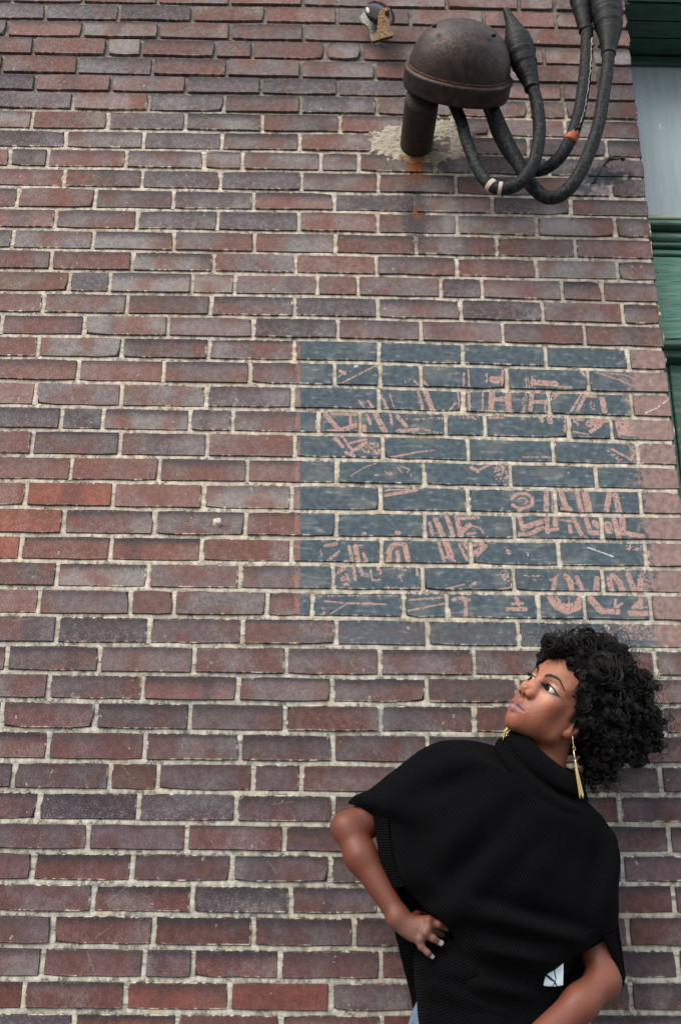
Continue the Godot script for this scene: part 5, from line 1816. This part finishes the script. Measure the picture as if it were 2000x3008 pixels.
func clothes(w: Node3D, at: Vector3):
	var km := knit(5.0)
	var fold := func(a: Vector3, b: Vector3, width: float, amp: float) -> Array: return [Vector3(a.x, a.y, 0), Vector3(b.x, b.y, 0), width, amp]
	# main drape from the shoulders down to the edges of the two arm openings
	var folds := [
		fold.call(Vector3(0.3603, 1.3561, 0.2500), Vector3(0.1902, 1.2094, 0.2500), 0.030, 0.020), fold.call(Vector3(0.4114, 1.3115, 0.2500), Vector3(0.2400, 1.1249, 0.2500), 0.036, 0.024),
		fold.call(Vector3(0.3861, 1.3369, 0.2500), Vector3(0.2151, 1.1608, 0.2500), 0.018, -0.016), fold.call(Vector3(0.4638, 1.2992, 0.2500), Vector3(0.3235, 1.1254, 0.2500), 0.036, 0.018), fold.call(Vector3(0.4364, 1.2863, 0.2500), Vector3(0.2987, 1.1493, 0.2500), 0.018, -0.012),
		fold.call(Vector3(0.2479, 1.0815, 0.2800), Vector3(0.4282, 1.0479, 0.2800), 0.014, 0.020), fold.call(Vector3(0.2594, 1.0498, 0.2800), Vector3(0.4141, 1.0222, 0.2800), 0.020, -0.007), fold.call(Vector3(0.2523, 1.0212, 0.2800), Vector3(0.4062, 0.9939, 0.2800), 0.013, 0.014), fold.call(Vector3(0.2448, 0.9818, 0.2800), Vector3(0.4106, 0.9659, 0.2800), 0.024, -0.006), fold.call(Vector3(0.2247, 1.1548, 0.2800), Vector3(0.4811, 1.0858, 0.2800), 0.024, 0.022),
		fold.call(Vector3(0.2950, 1.1612, 0.2800), Vector3(0.5082, 1.1094, 0.2800), 0.018, -0.020), fold.call(Vector3(0.2678, 1.1137, 0.2800), Vector3(0.4678, 1.0764, 0.2800), 0.012, -0.014),
		fold.call(Vector3(0.1590, 1.3094, 0.2500), Vector3(0.2281, 1.1609, 0.2500), 0.020, -0.014), fold.call(Vector3(0.1326, 1.3092, 0.2500), Vector3(0.1703, 1.1848, 0.2500), 0.018, 0.010),
		fold.call(Vector3(0.5781, 1.2776, 0.2000), Vector3(0.5282, 1.1139, 0.2000), 0.024, 0.018), fold.call(Vector3(0.5554, 1.2904, 0.2000), Vector3(0.5045, 1.1506, 0.2000), 0.020, -0.014), fold.call(Vector3(0.3374, 1.4278, 0.2000), Vector3(0.1500, 1.3790, 0.2000), 0.026, 0.012), fold.call(Vector3(0.3155, 1.4005, 0.2000), Vector3(0.1631, 1.3328, 0.2000), 0.018, -0.010)]
	var main := [
		[Vector3(0.3651, 1.4532, 0.1900), Vector3(0.5301, 1.3585, 0.1700), 0.070, 0.060, 1.0, 0.070],
		[Vector3(0.3111, 1.4679, 0.1750), Vector3(0.5424, 1.3483, 0.1650), 0.092, 0.070, 0.95, 0.050],
		[Vector3(0.2518, 1.4681, 0.1700), Vector3(0.5553, 1.3351, 0.1650), 0.102, 0.075, 0.92, 0.024],
		[Vector3(0.1963, 1.4426, 0.1700), Vector3(0.5717, 1.3139, 0.1650), 0.108, 0.080, 0.9],
		[Vector3(0.1464, 1.4019, 0.1750), Vector3(0.5846, 1.2862, 0.1650), 0.116, 0.085, 0.88],
		[Vector3(0.1013, 1.3681, 0.1850), Vector3(0.5908, 1.2535, 0.1650), 0.120, 0.088, 0.86],
		[Vector3(0.0641, 1.3447, 0.1900), Vector3(0.5923, 1.2148, 0.1650), 0.122, 0.09, 0.85],
		[Vector3(0.1166, 1.2998, 0.2000), Vector3(0.5850, 1.1764, 0.1700), 0.120, 0.09, 0.85],
		[Vector3(0.1265, 1.2479, 0.2100), Vector3(0.5839, 1.1324, 0.1700), 0.118, 0.09, 0.85],
		[Vector3(0.1440, 1.2006, 0.2200), Vector3(0.5734, 1.1027, 0.1750), 0.112, 0.08, 0.85],
		[Vector3(0.1811, 1.1631, 0.2250), Vector3(0.5462, 1.0856, 0.1850), 0.104, 0.07, 0.85],
		[Vector3(0.2177, 1.1281, 0.2300), Vector3(0.4983, 1.0653, 0.2000), 0.098, 0.06, 0.85],
		[Vector3(0.2519, 1.0995, 0.2300), Vector3(0.4588, 1.0440, 0.2100), 0.092, 0.05, 0.85],
		[Vector3(0.2670, 1.0708, 0.2250), Vector3(0.4229, 1.0190, 0.2100), 0.086, 0.05, 0.9],
		[Vector3(0.2602, 1.0380, 0.2200), Vector3(0.4212, 1.0007, 0.2000), 0.086, 0.05, 0.9],
		[Vector3(0.2448, 0.9993, 0.2100), Vector3(0.4370, 0.9726, 0.1900), 0.090, 0.05, 0.88],
		[Vector3(0.2338, 0.9525, 0.2050), Vector3(0.4536, 0.9345, 0.1850), 0.094, 0.05, 0.86],
		[Vector3(0.2300, 0.8838, 0.2000), Vector3(0.4507, 0.8738, 0.1800), 0.094, 0.05, 0.86]]
	var poncho := part("poncho", loft(main, 7, 84, folds, 0.006, -0.55), km, w, at)
	# the part that is drawn in over the hips
	var lf := [fold.call(Vector3(0.1997, 1.0422, 0.2500), Vector3(0.3941, 1.0087, 0.2500), 0.018, 0.014), fold.call(Vector3(0.1922, 0.9847, 0.2500), Vector3(0.3546, 0.9743, 0.2500), 0.024, -0.007), fold.call(Vector3(0.2496, 1.0194, 0.2500), Vector3(0.4305, 0.9860, 0.2500), 0.022, -0.007), fold.call(Vector3(0.2052, 1.0076, 0.2500), Vector3(0.3787, 0.9574, 0.2500), 0.016, 0.016)]
	var lower := [
		[Vector3(0.1856, 1.1142, 0.1700), Vector3(0.5078, 1.1009, 0.1700), 0.075, 0.07, 0.9],
		[Vector3(0.1870, 1.0809, 0.1850), Vector3(0.4963, 1.0645, 0.1800), 0.082, 0.08, 0.85],
		[Vector3(0.1847, 1.0510, 0.1900), Vector3(0.4810, 1.0342, 0.1800), 0.090, 0.08, 0.82],
		[Vector3(0.1841, 1.0152, 0.1900), Vector3(0.4724, 1.0044, 0.1800), 0.092, 0.08, 0.82],
		[Vector3(0.1871, 0.9683, 0.1900), Vector3(0.4627, 0.9572, 0.1800), 0.095, 0.08, 0.82],
		[Vector3(0.1962, 0.9108, 0.1900), Vector3(0.4524, 0.8994, 0.1800), 0.098, 0.08, 0.82],
		[Vector3(0.2066, 0.8756, 0.1800), Vector3(0.4374, 0.8653, 0.1800), 0.085, 0.07, 0.85]]
	part("poncho_hem", loft(lower, 7, 72, lf, 0.006, -1.2), km, poncho)
	# the back of the poncho hanging behind the arms
	var back := [
		[Vector3(0.1271, 1.2131, 0.1000), Vector3(0.6075, 1.1903, 0.1000), 0.02, 0.03, 0.9],
		[Vector3(0.1404, 1.1480, 0.1000), Vector3(0.6064, 1.1126, 0.1000), 0.02, 0.03, 0.9],
		[Vector3(0.1535, 1.0906, 0.1000), Vector3(0.6051, 1.0498, 0.1100), 0.02, 0.03, 0.9],
		[Vector3(0.1679, 1.0405, 0.1000), Vector3(0.6045, 1.0126, 0.1100), 0.02, 0.03, 0.9],
		[Vector3(0.1794, 0.9973, 0.1000), Vector3(0.5816, 0.9972, 0.1100), 0.02, 0.03, 0.9],
		[Vector3(0.1868, 0.9595, 0.1000), Vector3(0.5127, 0.9754, 0.1100), 0.02, 0.03, 0.9]]
	part("poncho_back", loft(back, 6, 60, [], 0.006, -1.4), km, poncho)
	# ribbed bands of the arm openings
	ribbon([Vector3(0.0552, 1.3393, 0.1900), Vector3(0.0701, 1.3333, 0.2150), Vector3(0.1024, 1.3323, 0.2450)], [Vector3(0.0653, 1.3521, 0.1950), Vector3(0.0845, 1.3507, 0.2260), Vector3(0.1126, 1.3508, 0.2560)], 0.006, km, "sleeve_band", poncho)
	ribbon([Vector3(0.1004, 1.3373, 0.2320), Vector3(0.1084, 1.2850, 0.2280), Vector3(0.1178, 1.2281, 0.2320), Vector3(0.1348, 1.1786, 0.2360)], [Vector3(0.1297, 1.3366, 0.2580), Vector3(0.1325, 1.2827, 0.2680), Vector3(0.1421, 1.2268, 0.2720), Vector3(0.1610, 1.1820, 0.2700)], 0.004, km, "sleeve_band", poncho)
	ribbon([Vector3(0.5349, 1.0944, 0.2400), Vector3(0.4809, 1.0623, 0.2460), Vector3(0.4378, 1.0376, 0.2460), Vector3(0.4079, 1.0162, 0.2400)], [Vector3(0.5193, 1.1138, 0.2620), Vector3(0.4633, 1.0845, 0.2800), Vector3(0.4186, 1.0609, 0.2760), Vector3(0.3848, 1.0404, 0.2620)], 0.004, km, "sleeve_band", poncho)
	ribbon([Vector3(0.5313, 1.0970, 0.2500), Vector3(0.5481, 1.0670, 0.2350), Vector3(0.5650, 1.0366, 0.2150), Vector3(0.5756, 1.0068, 0.1900)], [Vector3(0.5616, 1.1039, 0.2300), Vector3(0.5720, 1.0723, 0.2150), Vector3(0.5832, 1.0414, 0.1900), Vector3(0.5905, 1.0088, 0.1650)], 0.006, km, "sleeve_band", poncho)
	# the roll collar, two slack turns
	var col := [
		[Vector3(0.3612, 1.4457, 0.1950), Vector3(0.5330, 1.3474, 0.1750), 0.082, 0.065, 1.0, 0.078],
		[Vector3(0.3569, 1.4586, 0.1950), Vector3(0.5373, 1.3563, 0.1800), 0.096, 0.070, 0.95, 0.082],
		[Vector3(0.3637, 1.4697, 0.1950), Vector3(0.5381, 1.3671, 0.1800), 0.097, 0.072, 0.95, 0.074],
		[Vector3(0.3750, 1.4726, 0.1950), Vector3(0.5339, 1.3751, 0.1800), 0.080, 0.066, 1.0, 0.062],
		[Vector3(0.3754, 1.4823, 0.1950), Vector3(0.5340, 1.3840, 0.1850), 0.092, 0.068, 0.95, 0.060],
		[Vector3(0.3830, 1.4934, 0.1950), Vector3(0.5329, 1.3975, 0.1850), 0.090, 0.066, 0.95, 0.050],
		[Vector3(0.3988, 1.5005, 0.1950), Vector3(0.5267, 1.4069, 0.1850), 0.072, 0.060, 1.0, 0.038],
		[Vector3(0.4069, 1.4937, 0.1950), Vector3(0.5206, 1.4001, 0.1850), 0.060, 0.054, 1.0, 0.035],
		[Vector3(0.4020, 1.4639, 0.1900), Vector3(0.5201, 1.3777, 0.1800), 0.056, 0.052, 1.0, 0.03]]
	part("collar", loft(col, 6, 72, [], 0.003, -0.5), km, poncho)
	# a printed shirt shows through the arm opening
	var sm := StandardMaterial3D.new()
	var im := Image.create(64, 64, false, Image.FORMAT_RGB8)
	for y in 64:
		for x in 64:
			var on := absf(y - 20.0 - 0.25 * x) < 2.6 or absf(y - 50.0 + 0.5 * x) < 1.8
			im.set_pixel(x, y, lin(24, 26, 70) if on else lin(206, 220, 226))
	sm.albedo_texture = ImageTexture.create_from_image(im)
	sm.roughness = 0.8
	var st := start(true)
	var g := [[Vector3(0.4087, 1.0176, 0.2620), Vector3(0.4251, 1.0384, 0.2620), Vector3(0.4558, 1.0602, 0.2550)], [Vector3(0.4151, 1.0122, 0.2660), Vector3(0.4349, 1.0217, 0.2700), Vector3(0.4528, 1.0385, 0.2620)], [Vector3(0.4208, 1.0108, 0.2620), Vector3(0.4363, 1.0111, 0.2660), Vector3(0.4513, 1.0130, 0.2580)]]
	for i in 2:
		for k in 2:
			var q := [[g[i][k], i, k], [g[i][k + 1], i, k + 1], [g[i + 1][k + 1], i + 1, k + 1], [g[i + 1][k], i + 1, k]]
			for j in [0, 1, 2, 0, 2, 3]:
				st.set_uv(Vector2(q[j][1] * 0.5, q[j][2] * 0.5))
				st.add_vertex(q[j][0])
	part("shirt", finish(st), sm, w, at)
	# jeans and shoes
	var f := Field.new()
	f.ell(Vector3(0.3116, 0.9156, 0.1500), Vector3(0.140, 0.12, 0.095), 0.05)
	for s in [-1.0, 1.0]:
		f.cap(Vector3(0.32 + 0.075 * s, 0.84, 0.15), Vector3(0.40 + 0.07 * s, 0.47, 0.20), 0.086, 0.060, 0.04)
		f.cap(Vector3(0.40 + 0.07 * s, 0.47, 0.20), Vector3(0.44 + 0.07 * s, 0.09, 0.26), 0.060, 0.050, 0.03)
	var piece := net(f, Vector3(0.05, 0.02, 0.0), Vector3(0.62, 1.06, 0.36), 0.012)
	var into := [PackedVector3Array(), PackedVector3Array(), PackedColorArray(), PackedInt32Array()]
	pour(into, piece, flat_colour(piece[0].size(), Color.WHITE))
	part("jeans", solid(into), worn(91, lin(70, 86, 108), lin(104, 120, 140), 0.9, 6.0, 0.5), w, at)
	for s in [-1.0, 1.0]:
		f = Field.new()
		f.cap(Vector3(0.44 + 0.07 * s, 0.05, 0.25), Vector3(0.455 + 0.09 * s, 0.032, 0.42), 0.045, 0.032, 0.02)
		f.ell(Vector3(0.445 + 0.08 * s, 0.012, 0.33), Vector3(0.045, 0.012, 0.13), 0.01)
		into = [PackedVector3Array(), PackedVector3Array(), PackedColorArray(), PackedInt32Array()]
		piece = net(f, Vector3(0.28, -0.002, 0.17), Vector3(0.66, 0.12, 0.48), 0.008)
		pour(into, piece, flat_colour(piece[0].size(), Color.WHITE))
		part("shoe", solid(into), paint(lin(30, 26, 24), 0.5), w, at)

# ---------- hair
func hair(w: Node3D, at: Vector3):
	var r := RandomNumberGenerator.new()
	r.seed = 19
	# the mass of it, as blobs: centre, radius, how tight the curls are
	var blobs := [
		[Vector3(0.4717, 1.6486, 0.2620), 0.026, 0.015], [Vector3(0.5027, 1.6491, 0.2550), 0.030, 0.015], [Vector3(0.5486, 1.6529, 0.2350), 0.040, 0.018], [Vector3(0.6000, 1.6500, 0.2000), 0.036, 0.014],
		[Vector3(0.5167, 1.6123, 0.2620), 0.030, 0.016], [Vector3(0.5652, 1.5939, 0.2350), 0.055, 0.017], [Vector3(0.6222, 1.6001, 0.1900), 0.045, 0.014], [Vector3(0.6704, 1.5869, 0.1500), 0.045, 0.012],
		[Vector3(0.5768, 1.5346, 0.2150), 0.062, 0.014], [Vector3(0.6429, 1.5289, 0.1700), 0.062, 0.011], [Vector3(0.6894, 1.5181, 0.1300), 0.045, 0.009], [Vector3(0.5820, 1.4753, 0.1950), 0.058, 0.011],
		[Vector3(0.6430, 1.4684, 0.1500), 0.056, 0.010], [Vector3(0.5774, 1.4269, 0.1700), 0.046, 0.010], [Vector3(0.5589, 1.3999, 0.1650), 0.026, 0.010], [Vector3(0.5468, 1.5551, 0.2350), 0.034, 0.014],
		[Vector3(0.5539, 1.6042, 0.1300), 0.070, 0.013], [Vector3(0.5792, 1.5187, 0.1200), 0.070, 0.012], [Vector3(0.5012, 1.6373, 0.1800), 0.050, 0.014], [Vector3(0.5552, 1.4740, 0.1300), 0.045, 0.010], [Vector3(0.6964, 1.4839, 0.1200), 0.034, 0.008],
		[Vector3(0.5181, 1.5858, 0.2720), 0.022, 0.012], [Vector3(0.5213, 1.5547, 0.2720), 0.023, 0.012], [Vector3(0.5257, 1.5267, 0.2680), 0.023, 0.011], [Vector3(0.5324, 1.5018, 0.2550), 0.024, 0.011], [Vector3(0.6284, 1.6520, 0.1700), 0.030, 0.013]]
	var f := Field.new()
	for b in blobs:
		f.ell(b[0], Vector3.ONE * b[1] * 0.70, 0.02)
	var lo: Vector3 = blobs[0][0]
	var hi := lo
	for b in blobs:
		lo = lo.min(b[0] - Vector3.ONE * b[1])
		hi = hi.max(b[0] + Vector3.ONE * b[1])
	var piece := net(f, lo, hi, 0.006)
	var into := [PackedVector3Array(), PackedVector3Array(), PackedColorArray(), PackedInt32Array()]
	var nz := FastNoiseLite.new()
	nz.seed = 3
	nz.frequency = 60.0
	for i in piece[0].size():
		piece[0][i] += piece[1][i] * 0.006 * nz.get_noise_3dv(piece[0][i])
	pour(into, piece, flat_colour(piece[0].size(), Color.WHITE))
	var hm := paint(lin(15, 11, 10), 0.5, 0.4)
	var st := start(true)
	var count := 0
	for b in blobs:
		var n := int(44.0 * pow(b[1] / 0.045, 2) * (0.014 / b[2]))
		for i in n:
			var d := Vector3(r.randfn(), r.randfn(), r.randfn() + 0.35).normalized()
			var p: Vector3 = b[0] + d * b[1] * r.randf_range(0.78, 0.98)
			if p.z < 0.03:
				continue
			# leave those buried in another blob, and those over the face
			var deep := false
			for o in blobs:
				if o != b and p.distance_to(o[0]) < o[1] * 0.72:
					deep = true
			var hp := head_xf.affine_inverse() * p
			if deep or (hp.z > 0.050 and hp.y < 0.070 and hp.x < 0.056 and hp.x > -0.06) or (hp.z > 0.0 and hp.y < -0.012 and hp.x < 0.085):
				continue
			var axis := (d.cross(Vector3(r.randfn(), r.randfn(), r.randfn())) + d * r.randf_range(-0.7, 0.7)).normalized()
			coil(st, p - d * b[2] * 0.55, axis, b[2] * r.randf_range(0.7, 1.1), r)
			count += 1
	# the large ringlets over the brow and crown
	for q in [[Vector3(0.4596, 1.6437, 0.2850), 0.017], [Vector3(0.5414, 1.6510, 0.2700), 0.017], [Vector3(0.5041, 1.6058, 0.2850), 0.012], [Vector3(0.5943, 1.5690, 0.2450), 0.013], [Vector3(0.5629, 1.5846, 0.2800), 0.019], [Vector3(0.5526, 1.6775, 0.2350), 0.020]]:
		for i in 2:
			coil(st, q[0] + Vector3(r.randf_range(-0.005, 0.005), r.randf_range(-0.005, 0.005), 0.004 * i), Vector3(-0.2 + r.randf_range(-0.5, 0.5), -0.2 + r.randf_range(-0.5, 0.5), 0.9).normalized(), q[1] * (1.0 - 0.25 * i), r)
	# loose ringlets standing off the mass
	for b in blobs:
		for i in 7:
			var d := Vector3(r.randfn() + 0.35, r.randfn() + 0.15, r.randfn() * 0.6).normalized()
			var p: Vector3 = b[0] + d * b[1] * r.randf_range(0.9, 1.22)
			var hp := head_xf.affine_inverse() * p
			if (hp.z > 0.02 and hp.y < 0.088) or p.z < 0.035 or hp.y < -0.14:
				continue
			coil(st, p, Vector3(r.randfn(), r.randfn(), r.randfn()).normalized(), r.randf_range(0.005, 0.011), r, 3)
	# loose frizz that breaks the outline
	for b in blobs:
		for i in 46:
			var d := Vector3(r.randfn() + 0.5, r.randfn(), r.randfn() * 0.5).normalized()
			var p: Vector3 = b[0] + d * b[1] * 0.85
			var hp := head_xf.affine_inverse() * p
			if (hp.z > -0.01 and hp.y < 0.085) or p.z < 0.03:
				continue
			var side := d.cross(Vector3(r.randfn(), r.randfn(), r.randfn())).normalized()
			var l := r.randf_range(0.012, 0.034)
			var pts := []
			for k in 9:
				var t := k / 8.0
				pts.append(p + d * l * sin(t * 2.3) + side * l * 0.8 * (1.0 - cos(t * 2.6)) + side.cross(d) * 0.004 * sin(t * 7.0))
			add_tube(st, pts, 0.00042, 3, false)
	var hr := part("hair", finish(st), hm, w, at)
	part("hair_mass", solid(into), paint(lin(12, 10, 11), 0.85, 0.2), hr)

func coil(st: SurfaceTool, c: Vector3, axis: Vector3, rad: float, r: RandomNumberGenerator, strands := 9):
	# a ringlet: a few locks wound side by side, opening at the end
	var u := axis.cross(Vector3(0.3, 0.9, 0.2)).normalized()
	var v := axis.cross(u)
	var turns := r.randf_range(1.2, 2.1)
	var ph := r.randf() * TAU
	var steps := 17
	for s in strands:
		var pts := []
		var rr := []
		var wob := r.randf_range(-0.35, 0.35)
		for i in steps + 1:
			var t := float(i) / steps
			var a := ph + TAU * turns * t + wob * sin(t * 5.0 + s)
			var q := rad * lerpf(1.0, 0.5, t) * (1.0 + 0.06 * (s - 4.0) + r.randf_range(-0.07, 0.07))
			pts.append(c + (u * cos(a) + v * sin(a)) * q + axis * (rad * 1.1 * (t - 0.5) + (s - 4.0) * rad * r.randf_range(0.03, 0.13)))
			rr.append(lerpf(0.00085, 0.00035, t) * (rad / 0.014 * 0.6 + 0.4))
		add_tube(st, pts, rr, 3, false)

func earrings(w: Node3D, at: Vector3):
	var gold := StandardMaterial3D.new()
	gold.albedo_color = lin(186, 162, 112)
	gold.metallic = 0.9
	gold.roughness = 0.28
	# near ear: hook, ring, then a tassel of flat chains
	var st := start(true)
	add_tube(st, spline([Vector3(0.4990, 1.4693, 0.2620), Vector3(0.4985, 1.4631, 0.2680), Vector3(0.4985, 1.4524, 0.2680), Vector3(0.4998, 1.4431, 0.2680)], 6), 0.0011, 6)
	var ring := []
	for i in 15:
		var a := TAU * i / 14.0
		ring.append(Vector3(0.4997, 1.4411, 0.2680) + Vector3(cos(a), sin(a), 0.2 * sin(a)) * 0.0030)
	add_tube(st, ring, 0.0008, 5, false)
	add_tube(st, [Vector3(0.4988, 1.4378, 0.2680), Vector3(0.4990, 1.4258, 0.2690), Vector3(0.5003, 1.4178, 0.2700)], [0.0013, 0.0016, 0.0013], 6)
	for k in 5:
		var o := Vector3(0.0011 * (k - 2), 0, 0.0012 * (k % 2))
		add_tube(st, spline([Vector3(0.4997, 1.4191, 0.2700) + o * 0.4, Vector3(0.5014, 1.3940, 0.2720) + o * 0.9, Vector3(0.5039, 1.3705, 0.2740) + o * 1.3, Vector3(0.5062, 1.3446, 0.2760) + o * 1.6 + Vector3(0, 0.004 * (k % 3), 0)], 5), 0.0013, 5)
	part("earring", finish(st), gold, w, at)
	# far ear: its chains swing out below the chin
	st = start(true)
	for k in 6:
		var o := Vector3(0.0022 * (k - 2.5), 0.0, 0.001 * (k % 2))
		add_tube(st, spline([Vector3(0.3989, 1.5153, 0.2150), Vector3(0.3882, 1.4972, 0.2150) + o * 0.5, Vector3(0.3819, 1.4834, 0.2150) + o * 1.6, Vector3(0.3761, 1.4779, 0.2150) + o * 0.9 + Vector3(0, -0.003 * (k % 3), 0), Vector3(0.3692, 1.4641, 0.2150) + Vector3(0.0008 * k, 0.004 * k, 0)], 6), 0.0010, 5)
	part("earring", finish(st), gold, w, at)
